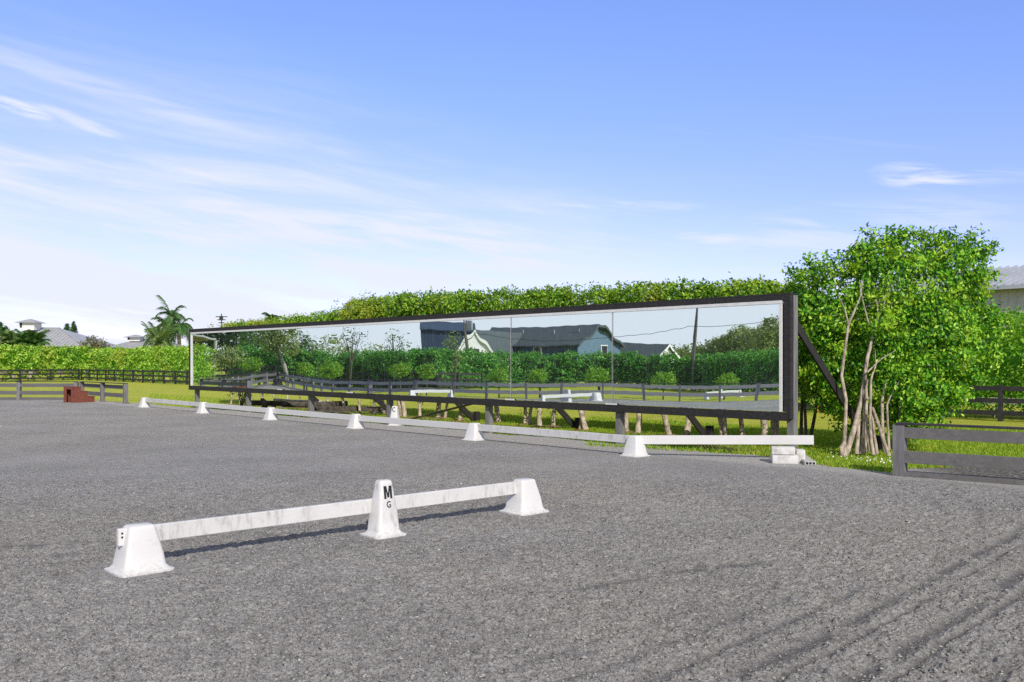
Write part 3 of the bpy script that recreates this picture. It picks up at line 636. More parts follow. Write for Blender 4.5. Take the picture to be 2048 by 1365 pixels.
# ------------------------------------------------------------------ hedges
def hedge(name, label, path, width, z0, z1, n_per_m, size, mat, clump=.22, per=14, bump=.18, group=None, zfun=None, gap=0.0, cat='hedge', core=True, rng=RNG, coremat=None):
    path = [Vector(p) for p in path]; root = empty(name, Vector((path[0].x, path[0].y, GZ)), label, cat, group)
    C, O = [], []; cb = MB()
    for a, c in zip(path, path[1:]):
        t = (c-a); L = t.length; t.normalize(); sd = Vector((-t.y, t.x, 0))
        n = int(L*n_per_m); s = rng.rand(n)*L; u = rng.rand(n); H = z1-z0; tot = 2*H+width
        w = u*tot; z = np.where(w < H, z0+w, np.where(w < H+width, z1, z0+(w-H-width))); y = np.where(w < H, -width/2, np.where(w < H+width, (w-H)-width/2, width/2))
        nx = np.where(w < H, -1., np.where(w < H+width, 0, 1.)); nz = np.where((w >= H) & (w < H+width), 1., 0.)
        bm = bump*(np.sin(s*1.9+z*2.3)+np.sin(s*3.7-z*3.1+1.3)+.7*np.sin(s*7.3+z*5.1))*.5+rng.randn(n)*bump*.5
        y = y+nx*bm; z = z+nz*bm*.8
        if gap: # bare, twiggy lower part
            keep = (z > z0+gap) | (rng.rand(n) < .35); s, y, z, nx, nz = s[keep], y[keep], z[keep], nx[keep], nz[keep]
        A = np.array(a); T = np.array(t); SD = np.array(sd)
        p = A+np.outer(s, T)+np.outer(y, SD); p[:, 2] = z; C.append(p); o = np.outer(nx, SD); o[:, 2] = nz; O.append(o)
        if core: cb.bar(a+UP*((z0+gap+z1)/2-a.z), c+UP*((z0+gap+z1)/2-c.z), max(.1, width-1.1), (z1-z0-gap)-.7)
    v, f = clump_leaves(np.concatenate(C), np.concatenate(O), per, clump, size, rng)
    np_mesh('foliage', v, f, mat, root)
    if core: cb.build('opaque_core', coremat or mat, root)  # solid box added inside the leaves to block light and sight lines
    for a, c in zip(path, path[1:]):
        L = (c-a).length; n = int(L/1.3) if gap > .3 and n_per_m > 20 else 0
        for i in range(n):
            p = a.lerp(c, (i+.5)/max(n, 1))+Vector((rng.randn()*.12, rng.randn()*.12, 0)); p.z = GZ-.1
            sb = MB(); sb.tube([p, p+Vector((rng.randn()*.06, rng.randn()*.06, .9)), p+Vector((rng.randn()*.1, rng.randn()*.1, 1.5))], [.05, .04, .03], 5); sb.build('stem', M['bark'], root)
    return root
hN = N*1.7
hedge('clipped_hedge', 'bright green clipped hedge along the far left lawn, in front of the grey-roofed house', [W(-170, 767, GZ)+Vector((-.5, 2.0, 0)), W(17, 763.3, GZ)+Vector((-.5, 2.0, 0)), FC+Vector((0, 2.2, 0))], 1.6, GZ, 2.95, 60, .30, M['leaf_hedge'], clump=.26, gap=.75)
mid = FC.lerp(FR, .30)
hedge('clipped_hedge', 'bright green clipped hedge beside the left end of the mirror, beyond the black fence', [FC+hN, mid+hN], 1.5, GZ, 2.72, 70, .24, M['leaf_hedge'], clump=.24, gap=.75)
mid2 = FC.lerp(FR, .80)
hedge('clipped_hedge', 'green hedge running behind the mirror and the ficus row, mostly hidden', [mid+hN, mid2+hN], 1.5, GZ, 2.7, 14, .25, M['leaf_hedge'], clump=.26, gap=.6)
hedge('clipped_hedge', 'tall glossy hedge at the right edge below the grey metal roof', [mid2+hN, FX+hN], 1.7, GZ, 3.05, 230, .13, M['leaf_hedge_right'], clump=.24, per=13, gap=.35, bump=.24)

# ------------------------------------------------------------------ ficus row behind the mirror
TOP = np.array([(440, 651), (500, 643), (560, 637), (620, 629), (690, 617), (705, 601), (770, 592), (850, 585), (940, 580), (1050, 580), (1150, 573), (1240, 569), (1300, 566), (1400, 563), (1480, 561), (1560, 564), (1640, 560)], float)
row = [462, 482, 503, 526, 550, 575, 602, 630, 660, 690, 720, 745, 770, [803, 810], 840, [876, 890], 920, [983, 997], [1050, 1057], 1079, 1106, [1160, 1172], [1252, 1275], 1339, 1372, [1445, 1452], 1486, 1526, [1550, 1556]]
ordn = ['first', 'second', 'third', 'fourth', 'fifth', 'sixth', 'seventh', 'eighth', 'ninth', 'tenth', 'eleventh', 'twelfth']
bays = {}
pn = ['first', 'second', 'third', 'fourth', 'fifth', 'sixth', 'seventh']
for i, e in enumerate(row):
    stems = e if isinstance(e, list) else [e]; px = sum(stems)/len(stems); bay = sum(1 for q in postpx if q < px)-1
    bays[bay] = bays.get(bay, 0)+1
    k = 3.4+.25*RNG.randn(); base = MP(px, k, GZ)
    lab = '%s %s hedge tree right of the %s mirror post from the left' % (ordn[bays[bay]-1], 'double-stemmed' if len(stems) > 1 else 'pale-stemmed', pn[bay])
    root = empty('ficus_tree', base, lab, 'tree', 'row of ficus trees behind the mirror')
    tb = MB()
    for sp in stems:
        b0 = MP(sp, k, GZ-.1); lean = Vector((RNG.randn()*.12, RNG.randn()*.10, 0)); r = .052+.042*RNG.rand()
        if len(stems) > 1: r *= .85
        if px < 760: r *= .65
        tb.tube([b0, b0+UP*.14+lean*.05, b0+UP*.45+lean*.5+Vector((RNG.randn()*.02, 0, 0)), b0+UP*1.1+lean*1.3, b0+UP*2.0+lean*2.0+Vector((RNG.randn()*.1, RNG.randn()*.1, 0)), b0+UP*2.9+lean*2.2], [r*1.4, r*1.1, r, r*.9, r*.6, r*.25], 9)
        for q in range(4):
            a = RNG.rand()*6.28; tb.tube([b0+UP*.12, b0+Vector((math.cos(a)*.2, math.sin(a)*.2, .06)), b0+Vector((math.cos(a)*.45, math.sin(a)*.45, .05))], [r*.5, r*.3, r*.1], 5)
        for q in range(3):
            h = 1.1+.5*q; tb.tube([b0+UP*h+lean*h*.7, b0+UP*(h+.5)+Vector((RNG.randn()*.45, RNG.randn()*.3, 0)), b0+UP*(h+1.0)+Vector((RNG.randn()*.8, RNG.randn()*.5, 0))], [r*.5, r*.35, r*.15], 6)
    tb.build('trunk', M['bark'], root, smooth=60)
    zt = ZY(np.interp(px, TOP[:, 0], TOP[:, 1]), base.y)-.10; n_prev = row[max(0, i-1)]; n_next = row[min(len(row)-1, i+1)]
    f = lambda e: (sum(e)/len(e) if isinstance(e, list) else e)
    half = max(.62, .56*max((MP(px, k)-MP(f(n_prev), k)).length, (MP(f(n_next), k)-MP(px, k)).length))
    blobs = []
    for z in (1.75, 2.2, 2.7):
        for q in (-.55, 0, .55):
            cpt = base+U*q*half*1.25+N*RNG.randn()*.12; blobs.append((cpt.x, cpt.y, z+.12*RNG.randn(), .55*half+.12, .62, .5))
    for q in (-.75, -.25, .25, .75):
        cpt = base+U*q*half+N*(-.05+.2*RNG.randn()); blobs.append((cpt.x, cpt.y, zt-.42+.03*RNG.randn(), .42*half+.12, .6, .42))
    c, o = blob_shell(blobs, 26, inner=.2); low = c[:, 2] > 1.2; c, o = c[low], o[low]
    # shoots above the clipped top
    m_ = 10; sp = np.array([list(base+U*float(RNG.randn()*half*.7)+N*float(RNG.randn()*.35)+UP*(zt-base.z+float(abs(RNG.randn())*.05))) for _ in range(m_)])
    # a few sprouts on the stem
    c = np.concatenate([c, sp]); o = np.concatenate([o, np.tile([0, 0, 1.], (m_, 1))])
    v, fq = clump_leaves(c, o, 13, .13, .098, up=.35, droop=.5)
    if RNG.rand() < .5:
        q = np.array([list(base+Vector((RNG.randn()*.07, RNG.randn()*.07, .3+.4*RNG.rand()))) for _ in range(5)]); v2, f2 = clump_leaves(q, np.tile([0, -.5, .5], (5, 1)), 7, .11, .075)
        fq = np.concatenate([fq, f2+len(v)]); v = np.concatenate([v, v2])
    np_mesh('crown', v, fq, M['leaf_row'], root)
    mb = MB(); mr = base+Vector((0, 0, .008))
    ang = [mr+Vector((math.cos(a)*(.42+.1*RNG.randn()), math.sin(a)*(.42+.1*RNG.randn()), 0)) for a in np.linspace(0, 6.283, 13)[:-1]]
    mb.add([mr+UP*.05]+ang, [(0, j+1, (j+1) % 12+1) for j in range(12)]); mb.build('mulch_ring', M['mulch'], root)

# ------------------------------------------------------------------ the big ficus clump right of the mirror
def big_tree(name, label, base, stems, blobs, n, size, mat, bark, shoots=(), inner=.22, group=None, tsize=9):
    root = empty(name, base, label, 'tree', group); tb = MB()
    for pts, r0, r1 in stems:
        m = len(pts); tb.tube(pts, [(r0+(r1-r0)*i/(m-1))*.84 for i in range(m)], tsize)
    tb.build('trunk', bark, root, smooth=60)
    c, o = blob_shell(blobs, n, inner=inner)
    if len(shoots):
        sc = []
        for (p, q) in shoots:
            for t in np.linspace(.2, 1, 6): sc.append(list(Vector(p).lerp(Vector(q), t)+Vector(RNG.randn(3)*.03)))
        c = np.concatenate([c, np.array(sc)]); o = np.concatenate([o, np.tile([0, 0, 1.], (len(sc), 1))])
    v, f = clump_leaves(c, o, 33, .175, size, up=.32, droop=.55, jit=.6)
    np_mesh('crown', v, f, mat, root); return root
def bl(px, py, d, r, ry=None, rz=None):
    p = D(px, d, ZY(py, d)); return (p.x, p.y, p.z, r, ry or r, rz or r)
def st(pts, d, r0, r1, dd=0.0):
    m = len(pts); return ([D(px, d+dd*i/(m-1), ZY(py, d+dd*i/(m-1))) for i, (px, py) in enumerate(pts)], r0, r1)
dt = 18.5
stems = [st([(1690, 912), (1688, 892), (1690, 855), (1692, 800), (1683, 752), (1688, 715), (1697, 650), (1712, 615)], dt, .055, .025),
         st([(1690, 914), (1700, 885), (1712, 845), (1722, 800), (1728, 765), (1735, 715), (1748, 665), (1758, 640)], dt, .075, .03, .3),
         st([(1748, 668), (1735, 640), (1728, 612)], dt+.3, .03, .015), st([(1752, 665), (1756, 625), (1752, 595)], dt+.3, .03, .012),
         st([(1713, 908), (1716, 870), (1718, 820), (1726, 770)], dt+.1, .055, .035), st([(1722, 908), (1728, 860), (1730, 800), (1734, 760)], dt+.15, .055, .03),
         st([(1730, 906), (1732, 850), (1733, 790), (1730, 740)], dt+.1, .045, .03), st([(1741, 904), (1736, 880), (1738, 860)], dt-.1, .04, .025),
         st([(1747, 910), (1742, 880), (1740, 840), (1742, 760), (1746, 745)], dt-.15, .045, .022), st([(1754, 908), (1748, 870), (1744, 820)], dt-.1, .045, .025),
         st([(1778, 912), (1768, 885), (1757, 850), (1745, 815)], dt-.15, .05, .03), st([(1770, 905), (1765, 860), (1764, 800), (1772, 760)], dt+.2, .05, .03),
         st([(1778, 900), (1776, 860), (1774, 810), (1782, 790)], dt+.1, .035, .02), st([(1735, 745), (1760, 720), (1790, 702)], dt, .022, .008), st([(1733, 800), (1742, 792), (1748, 785)], dt, .02, .012),
         st([(1800, 890), (1798, 850), (1802, 800)], dt+.5, .05, .03), st([(1697, 650), (1690, 620), (1676, 590)], dt, .022, .008), st([(1728, 612), (1722, 585), (1726, 560)], dt+.2, .015, .006), st([(1752, 640), (1768, 615), (1772, 585)], dt+.2, .018, .006), st([(1742, 760), (1752, 730), (1750, 700)], dt-.1, .018, .007), st([(1712, 615), (1722, 590), (1719, 560)], dt, .02, .006), st([(1782, 790), (1800, 760), (1806, 735)], dt+.1, .014, .005), st([(1686, 914), (1683, 895), (1690, 885)], dt-.05, .07, .05)]
D0 = 19.3
blobs = [bl(1640, 640, 19.9, .72), bl(1700, 605, 19.9, .80), bl(1785, 580, 19.5, .95), bl(1875, 570, 19.6, .9), bl(1915, 620, 19.9, .72), bl(1920, 700, 19.6, .72), bl(1850, 680, 19.3, .95), bl(1770, 690, 19.7, .85),
         bl(1670, 720, 19.9, .72), bl(1800, 770, 19.2, .75), bl(1875, 765, 19.2, .62), bl(1625, 575, 20.2, .48), bl(1750, 528, 19.6, .52), bl(1835, 515, 19.6, .6), bl(1915, 530, 19.9, .55), bl(1945, 660, 19.9, .5),
         bl(1845, 820, 19.0, .45), bl(1720, 760, 19.8, .55), bl(1640, 700, 20.3, .5), bl(1900, 780, 19.2, .28), bl(1650, 790, 20.2, .42), bl(1690, 790, 20., .5), bl(1700, 840, 20., .32), bl(1760, 820, 19.9, .45), bl(1665, 745, 20.0, .4), bl(1830, 850, 19.3, .3), bl(1765, 650, 18.8, .36), bl(1790, 720, 18.7, .3), bl(1768, 775, 18.7, .25), bl(1840, 740, 18.8, .4), bl(1870, 640, 18.9, .45)]
sh = []
for (px, py, dx, dy) in [(1760, 500, -20, -38), (1775, 495, 5, -34), (1800, 490, 8, -32), (1850, 490, -10, -22), (1900, 500, 5, -34), (1920, 505, 30, -40), (1945, 530, 38, -35), (1950, 555, 42, -8), (1940, 515, 40, -24), (1700, 545, -8, -36), (1715, 545, 5, -30), (1735, 530, 8, -24), (1640, 545, -25, -28), (1610, 560, -28, -18), (1660, 545, -5, -26), (1870, 500, 10, -30)]:
    sh.append((D(px, 19.5, ZY(py, 19.5)), D(px+dx, 19.5, ZY(py+dy, 19.5))))
big_tree('ficus_tree', 'big leafy ficus with a bundle of pale bare stems, right of the mirror', D(1722, dt, GZ), stems, blobs, 17, .094, M['leaf_tree'], M['stem_bark'], sh)
stems = [st([(1602, 870), (1603, 830), (1606, 770), (1600, 720)], 20.9, .05, .03), st([(1612, 870), (1610, 820), (1608, 770)], 20.7, .045, .03), st([(1622, 872), (1630, 830), (1638, 770), (1640, 720)], 20.8, .05, .03), st([(1590, 868), (1594, 830), (1592, 780)], 21, .03, .02)]
blobs = [bl(1600, 610, 21.2, .42), bl(1610, 660, 21.2, .45), bl(1605, 720, 21.2, .42), bl(1600, 770, 21.3, .28), bl(1640, 760, 21, .3), bl(1590, 690, 21.5, .4)]
big_tree('ficus_tree', 'small dark-stemmed ficus squeezed between the mirror end and the big leafy ficus', D(1612, 20.9, GZ), stems, blobs, 15, .092, M['leaf_tree'], M['dark_bark'])
# sapling left, under the mirror
sp = D(481, 36.6, GZ)
root = empty('sapling', sp, 'small leafy sapling beside the second mirror post, under the mirror', 'sapling'); b = MB()
for k in range(4): b.tube(wobble(sp, sp+Vector((RNG.randn()*.25, RNG.randn()*.1, .8+.3*RNG.rand())), 3, .03), [.03, .025, .02, .008], 5)
b.build('trunk', M['dark_bark'], root)
q = np.array([list(sp+Vector((RNG.randn()*.25, RNG.randn()*.15, .35+.6*RNG.rand()))) for _ in range(26)]); v, f = clump_leaves(q, np.tile([0, -.5, .5], (26, 1)), 9, .15, .09); np_mesh('crown', v, f, M['leaf_mid'], root)
# orange stake by the far fence
o0 = W(1634, 831, GZ); b = MB(); b.bar(o0-UP*.2, o0+UP*.95, .10, .06, up=U); b.bar(o0+UP*.95, o0+UP*1.0+U*.02, .14, .09, up=U); tag(b.build('marker_stake', M['orange'], bevel=.01), 'orange stake on the lawn right of the mirror, before the black fence', 'stake')

# ------------------------------------------------------------------ old timber pile behind the mirror
def timber(name, pts, r, label, mat, cat='timber', n=8, sq=None):
    b = MB()
    if sq: b.bar(pts[0], pts[-1], sq[0], sq[1])
    else: b.tube(pts, r, n)
    return tag(b.build(name, mat, smooth=50 if not sq else None, bevel=.01 if sq else 0), label, cat, 'old timber piled behind the mirror')
def T(px, py, z): return W(px, py, z)
timber('old_beam', [T(492, 806, -.05), T(585, 808, -.05)], 0, 'dark old beam lying left of the third mirror post', M['log'], sq=(.16, .2))
timber('old_pole', [T(565, 809, -.03), T(640, 810, -.03), T(694, 807, .0)], [.11, .12, .10], 'dark pole passing behind the third mirror post, knob at its right end', M['log'])
timber('old_beam', [T(622, 817, -.12), T(764, 819, -.12)], 0, 'longest dark beam, lowest of the timber pile, reaching the fourth mirror post', M['log'], sq=(.18, .17))
timber('white_pipe', [T(548, 799, .12), T(585, 802, .08), T(645, 804, .06)], .045, 'pale pipe lying on top of the timber pile', M['pipe'], cat='pipe')
timber('old_plank', [T(560, 815, -.2), T(600, 813, -.15)], 0, 'grey plank low at the left of the timber pile', M['grey_plank'], sq=(.3, .05))
timber('old_stump', [T(527, 818, -.25), T(533, 808, -.05), T(524, 800, .1)], [.12, .14, .09], 'gnarled dark stump at the left end of the timber pile', M['log'])
timber('old_stump', [T(545, 817, -.25), T(552, 806, -.02), T(560, 802, .05)], [.08, .09, .05], 'split dark root leaning right beside the gnarled stump', M['log'])
timber('old_branch', [T(738, 832, -.28), T(752, 824, -.16), T(766, 819, -.1)], [.03, .04, .05], 'broken brown branch at the right end of the timber pile', M['log'], cat='branch')
timber('old_plank', [T(630, 822, -.27), T(700, 827, -.27)], 0, 'pale splintered board flat under the timber pile', M['grey_plank'], sq=(.4, .04))
timber('leaning_plank', [W(824, 838, GZ), D(946, 25.6, ZY(807.5, 25.6))], 0, 'weathered plank leaning up to the bottom edge of the mirror', M['grey_plank'], cat='plank', sq=(.10, .05))

# ------------------------------------------------------------------ mounting block
mbp = D(160, 36.7, 0); mroot = empty('mounting_block', mbp, 'reddish brown wooden mounting block with three steps, by the left fence', 'mounting block')
ang = math.radians(56); X_ = Vector((math.cos(ang), math.sin(ang), 0)); Y_ = Vector((-X_.y, X_.x, 0)); X_ = X_*1.2; Y_ = Y_*1.2; o_ = mbp-X_*.40-Y_*.02
# the tall open end faces left of us, the stepped side faces right
def mbx(name, x0, x1, y0, y1, z0, z1):
    b = MB(); b.box(o_+X_*((x0+x1)/2)+Y_*((y0+y1)/2)+UP*((z0+z1)/2), ((x1-x0)*1.2, (y1-y0)*1.2, z1-z0), ang); return b.build(name, M['brown_paint'], mroot, bevel=.006)
for y in (-.30, .27):
    prof = [(0, 0), (.72, 0), (.72, .21), (.48, .21), (.48, .42), (.24, .42), (.24, .6), (0, .6)]
    b = MB(); b.prism([o_+X_*px+Y_*y+UP*pz for px, pz in prof], Y_*.035); b.build('side_panel', M['brown_paint'], mroot)
mbx('tread', -.02, .255, -.31, .315, .602, .63); mbx('tread', .257, .495, -.31, .315, .422, .448); mbx('tread', .497, .735, -.31, .315, .212, .238)
mbx('riser', .235, .25, -.264, .269, .42, .6); mbx('riser', .475, .49, -.264, .269, .21, .42); mbx('riser', .715, .73, -.264, .269, 0, .21)
# tall opening on the left end: two jambs and a header
bw = MB(); 
for (y0, y1, z0, z1) in ((-.264, -.15, 0, .6), (.12, .269, 0, .6), (-.15, .12, .52, .6)):
    bw.box(o_+X_*(-.008)+Y_*((y0+y1)/2)+UP*((z0+z1)/2), (.02, (y1-y0)*1.2, z1-z0), ang)
bw.build('end_panel', M['brown_paint'], mroot)

# ------------------------------------------------------------------ far houses on the left
def hip_roof(b, c, w, d, z0, z1, ridge, ov=.0):
    x, y = c; hw, hd = w/2+ov, d/2+ov
    vs = [(x-hw, y-hd, z0), (x+hw, y-hd, z0), (x+hw, y+hd, z0), (x-hw, y+hd, z0), (x-ridge/2, y, z1), (x+ridge/2, y, z1)]
    b.add(vs, [(0, 1, 5, 4), (1, 2, 5), (2, 3, 4, 5), (3, 0, 4), (3, 2, 1, 0)])
def hip_house(label, c, w, d, zw, zr, ridge, cup, wallm, rot=0.):
    root = empty('house', (c[0], c[1], GZ), label, 'house', rz=0); x, y = c
    b = MB(); b.box((x, y, (GZ+zw)/2), (w, d, zw-GZ)); b.build('wall', wallm, root)
    b = MB(); hip_roof(b, c, w, d, zw, zr, ridge, .8); rf = b.build('roof', M['metal_roof'], root)
    sb = MB(); hw = w/2+.8; hd = d/2+.8; rh = zr-zw
    nS = int(w/.6)
    for i in range(nS):
        xx = -hw+(i+.5)*2*hw/nS
        t = 1.0 if abs(xx) <= ridge/2 else max(.02, (hw-abs(xx))/(hw-ridge/2))
        sb.bar((x+xx, y-hd, zw+.04), (x+xx, y-hd+hd*t, zw+rh*t+.04), .05, .06)
    for sx in (-1, 1): sb.bar((x+sx*hw, y-hd, zw+.05), (x+sx*ridge/2, y, zr+.05), .25, .10)
    sb.bar((x-ridge/2, y, zr+.06), (x+ridge/2, y, zr+.06), .3, .1); sb.build('roof_seams', M['metal_roof'], rf)
    b = MB(); b.bar((x-w/2-.85, y-d/2-.83, zw-.08), (x+w/2+.85, y-d/2-.83, zw-.08), .06, .2); b.build('fascia', M['brown_wall'], root)
    cx, cy, cw, cz0, cz1, cz2, ow = cup; cr = empty('cupola', (0, 0, 0)); cr.parent = root; cr.location = (cx-x, cy-y, cz0-GZ)
    b = MB(); b.box((cx, cy, (cz0+cz1)/2), (cw, cw, cz1-cz0)); b.build('cupola_wall', M['white_wall'], cr)
    b = MB(); b.box((cx-cw*.38, cy-cw/2-.01, (cz0+cz1)/2+.2), (.35, .06, (cz1-cz0)*.7)); b.build('cupola_vent', M['far_black'], cr)
    b = MB(); hip_roof(b, (cx, cy), cw, cw, cz1, cz2, .1, ow); b.build('cupola_roof', M['metal_roof'], cr); return root
dH = 150.; s_ = dH/F
hx0, hx1 = (-70-1024)*s_, (176-1024)*s_
hy = dH+8
hip_house('pale house with a grey metal hip roof and white cupola, at the far left', ((hx0+hx1)/2-.4, hy), hx1-hx0-1.6, 15., ZY(693.5, dH), ZY(656.5, hy), 3.6, (D(61, hy-1.5).x, hy-1.5, 2.5, ZY(661, hy-1.5), ZY(646.5, hy-1.5), ZY(638, hy-1.5), .65), M['brown_wall'])
dG = 190.; s_ = dG/F; gx0, gx1 = (196-1024)*s_, (345-1024)*s_; gy = dG+8
hip_house('smaller grey-roofed house with a low cupola, left of the palms', ((gx0+gx1)/2, gy), gx1-gx0-1.6, 14., ZY(699, dG), ZY(679.5, gy), 4.5, (D(272, gy-1).x, gy-1, 2.6, ZY(683, gy-1), ZY(675.5, gy-1), ZY(669.5, gy-1), .8), M['white_wall'])

# ------------------------------------------------------------------ palms and far trees on the left
def frond(v_out, f_out, base, az, L, rise, droop, nl=22, w=.05, ll=.5):
    pts = []; d = Vector((math.cos(az), math.sin(az), 0))
    for i in range(9):
        t = i/8; pts.append(base+d*(L*t*(1-.18*t))+UP*(rise*t-droop*t*t))
    side = Vector((-d.y, d.x, 0))
    for i in range(8):
        for q in range(nl//8):
            t = (q+.5)/(nl//8); p = pts[i].lerp(pts[i+1], t); tt = (i+t)/8; l = ll*(.35+1.1*math.sin(math.pi*min(1, .12+tt*.8)))
            tg = (pts[i+1]-pts[i]).normalized()
            for s in (-1, 1):
                e = p+side*s*l*.75+tg*l*.5-UP*l*(.25+.25*random.random()); o = len(v_out)
                v_out += [p-tg*w, p+tg*w, e]; f_out.append((o, o+1, o+2))
    return pts
def palm(label, base, h, nf, L, rise, droop, mat, bark, r=.2, ll=.5, w=.05, nl=24, up=0.):
    root = empty('palm_tree', base, label, 'palm tree', 'palms'); b = MB(); b.tube([base-UP*.2, base+UP*h*.5+Vector((.05*h*random.uniform(-1, 1)*.3, 0, 0)), base+UP*h], [r*1.3, r, r*.8], 8); b.build('trunk', bark, root, smooth=60)
    vo, fo = [], []; rb = MB(); top = base+UP*h
    for i in range(nf):
        az = 2*math.pi*i/nf+random.uniform(-.25, .25); k = random.random()
        pts = frond(vo, fo, top, az, L*random.uniform(.8, 1.1), rise*(1.5*k+.15)+up, droop*random.uniform(.8, 1.2), nl, w, ll); rb.tube(pts, [.05]*4+[.03]*5, 4, False)
    me = MB(); me.add(vo, fo); fr = me.build('fronds', mat, root); rb.build('frond_stalks', M['leaf_palm'], root); return root
dP = 120.
def pz(py, d=dP): return ZY(py, d)-GZ
palm('tallest palm with dark upswept fronds, rising above the palm clump by the mirror', D(343, dP, GZ), pz(633), 9, 2.5, 2.8, 2.3, M['leaf_palm'], M['white_wall'], r=.16, ll=.85, w=.065, up=.5)
palm('bushy palm with dense hanging fronds, right of the tallest palm', D(358, dP-3, GZ), pz(656, dP-3), 26, 2.5, 2.2, 3.2, M['leaf_palm'], M['palm_bark'], r=.25, ll=.6, w=.07)
palm('palm with half-hidden dark crown just below the tallest palm', D(335, dP+3, GZ), pz(652, dP+3), 18, 2.4, 2.2, 2.2, M['leaf_palm'], M['palm_bark'], r=.22, ll=.6, w=.07)
palm('arching palm with drooping fronds behind the pale palm', D(318, dP, GZ), pz(668), 20, 2.6, 2.0, 3.0, M['leaf_palm_pale'], M['palm_bark'], r=.25, ll=.55, w=.07)
palm('pale green palm, lowest and furthest left of the palm clump', D(319, dP-6, GZ), pz(688, dP-6), 28, 2.5, 3.0, 2.2, M['leaf_palm_pale'], M['palm_bark'], r=.25, ll=.5, w=.06, up=.3)
palm('low bushy palm in front of the big grey roof, left one of the pair', D(26, 104, GZ), ZY(698, 104)-GZ, 70, 2.5, 2.4, 2.0, M['leaf_palm_pale'], M['palm_bark'], r=.2, ll=.55, w=.07, up=.2)
palm('low bushy palm in front of the big grey roof, right one of the pair', D(62, 103, GZ), ZY(698, 103)-GZ, 70, 2.3, 2.4, 1.9, M['leaf_mid'], M['palm_bark'], r=.2, ll=.55, w=.07, up=.2)
palm('distant palm top showing above the left part of the ficus row', D(547, 75, GZ), ZY(640, 75)-GZ, 10, 1.0, .9, .8, M['leaf_palm'], M['palm_bark'], r=.15, ll=.45, w=.07, up=.1)
def conifer(label, px, d, ytop, w, mat):
    base = D(px, d, GZ); h = ZY(ytop, d)-GZ; root = empty('pine_tree', base, label, 'tree', 'far dark pines'); b = MB(); b.tube([base, base+UP*h], [.25, .05], 6); b.build('trunk', M['dark_bark'], root)
    n = 620; t = RNG.rand(n)**.7; lay = np.round(t*16)/16; th = RNG.rand(n)*6.28; r = w*(1-lay)**.8*(.35+.65*RNG.rand(n))
    c = np.stack([base.x+np.cos(th)*r, base.y+np.sin(th)*r, base.z+h*(.15+.85*lay)+.25*RNG.randn(n)+r*.12], 1); v, f = clump_leaves(c, np.stack([np.cos(th), np.sin(th), .3*np.ones(n)], 1), 4, .3, .42)
    np_mesh('crown', v, f, mat, root)
conifer('dark pine cut by the left photo edge beside the big grey roof', 1, 190, 649, 3.6, M['leaf_dark'])
conifer('small dark pine next to the pine at the left photo edge', 12, 195, 657, 1.6, M['leaf_dark'])
conifer('broad dark pine behind the right slope of the big grey roof', 134, 195, 652, 3.4, M['leaf_dark'])
conifer('slim pointed pine right of the broad pine behind the grey roof', 147, 193, 649, 2.4, M['leaf_dark'])
def bush(name, label, base, blobs, dens, per, rad, size, mat, bark='dark_bark', cat='shrub', group=None, stem_h=.5, stem_r=.05, n=3, inner=.25):
    root = empty(name, base, label, cat, group); b = MB(); top = Vector((sum(q[0] for q in blobs)/len(blobs), sum(q[1] for q in blobs)/len(blobs), sum(q[2] for q in blobs)/len(blobs)))
    for k in range(n):
        e = Vector(blobs[k % len(blobs)][:3]); b0 = Vector(base)+Vector((RNG.randn()*.05*(n > 1), RNG.randn()*.05*(n > 1), -.1)); b.tube([b0, b0.lerp(top, .5), e], [stem_r, stem_r*.75, stem_r*.25], 6)
    b.build('trunk', M[bark], root, smooth=60); foliage('crown', blobs, dens, per, rad, size, mat, root, inner=inner); return root
bs = D(188, 103, GZ)
bush('shrub', 'twiggy reddish green shrub above the hedge between the two grey roofs', bs, [bl(178, 694, 103, .9), bl(195, 690, 103, .9), bl(207, 697, 103, .7), bl(188, 685, 103, .6)], 5, 12, .4, .22, M['leaf_red'])
# thin mast and tops right of it
mp_ = D(443, 110, GZ); root = empty('antenna_mast', mp_, 'thin mast with short crossbars, on the skyline left of the ficus row', 'mast'); b = MB(); hh = ZY(628, 110); b.tube([mp_, mp_+UP*(hh-GZ)], .06, 6); b.build('pole', M['dark_metal'], root)
b = MB()
for z, w in ((ZY(634, 110), .7), (ZY(640, 110), .5), (ZY(646, 110), .35)): b.bar(Vector((mp_.x-w, mp_.y, z)), Vector((mp_.x+w, mp_.y, z)), .07, .10)
b.box(Vector((mp_.x, mp_.y-.1, ZY(637, 110))), (.4, .2, .5)); b.build('crossbar', M['dark_metal'], root)

# ------------------------------------------------------------------ metal building at the right edge
bp = D(2012, 40, GZ); broot = empty('metal_barn', bp, 'beige metal building with a ribbed grey roof, behind the right hedge', 'building')
ze = ZY(577, 40); e0 = bp+U*(-7); e1 = bp+U*14; dn = N*5.2; zr = ZY(531, 43.5)
b = MB(); cc_ = (e0+e1)/2+N*5.4; b.box(Vector((cc_.x, cc_.y, (GZ+ze)/2)), (21, 10.4, ze-GZ), math.atan2(U.y, U.x)); b.build('wall', M['beige_wall'], broot)
b = MB()
for i in range(58):
    p = e0+U*(.18+i*.36); b.bar(Vector((p.x, p.y, GZ))+N*.195, Vector((p.x, p.y, ze-.02))+N*.195, .03, .03, up=U)
b.build('wall_ribs', M['beige_wall'], broot)
b = MB(); A = e0-U*.3; B = e1+U*.3; th = UP*.08
def rp(p, k, z): return Vector((p.x, p.y, z))+N*k
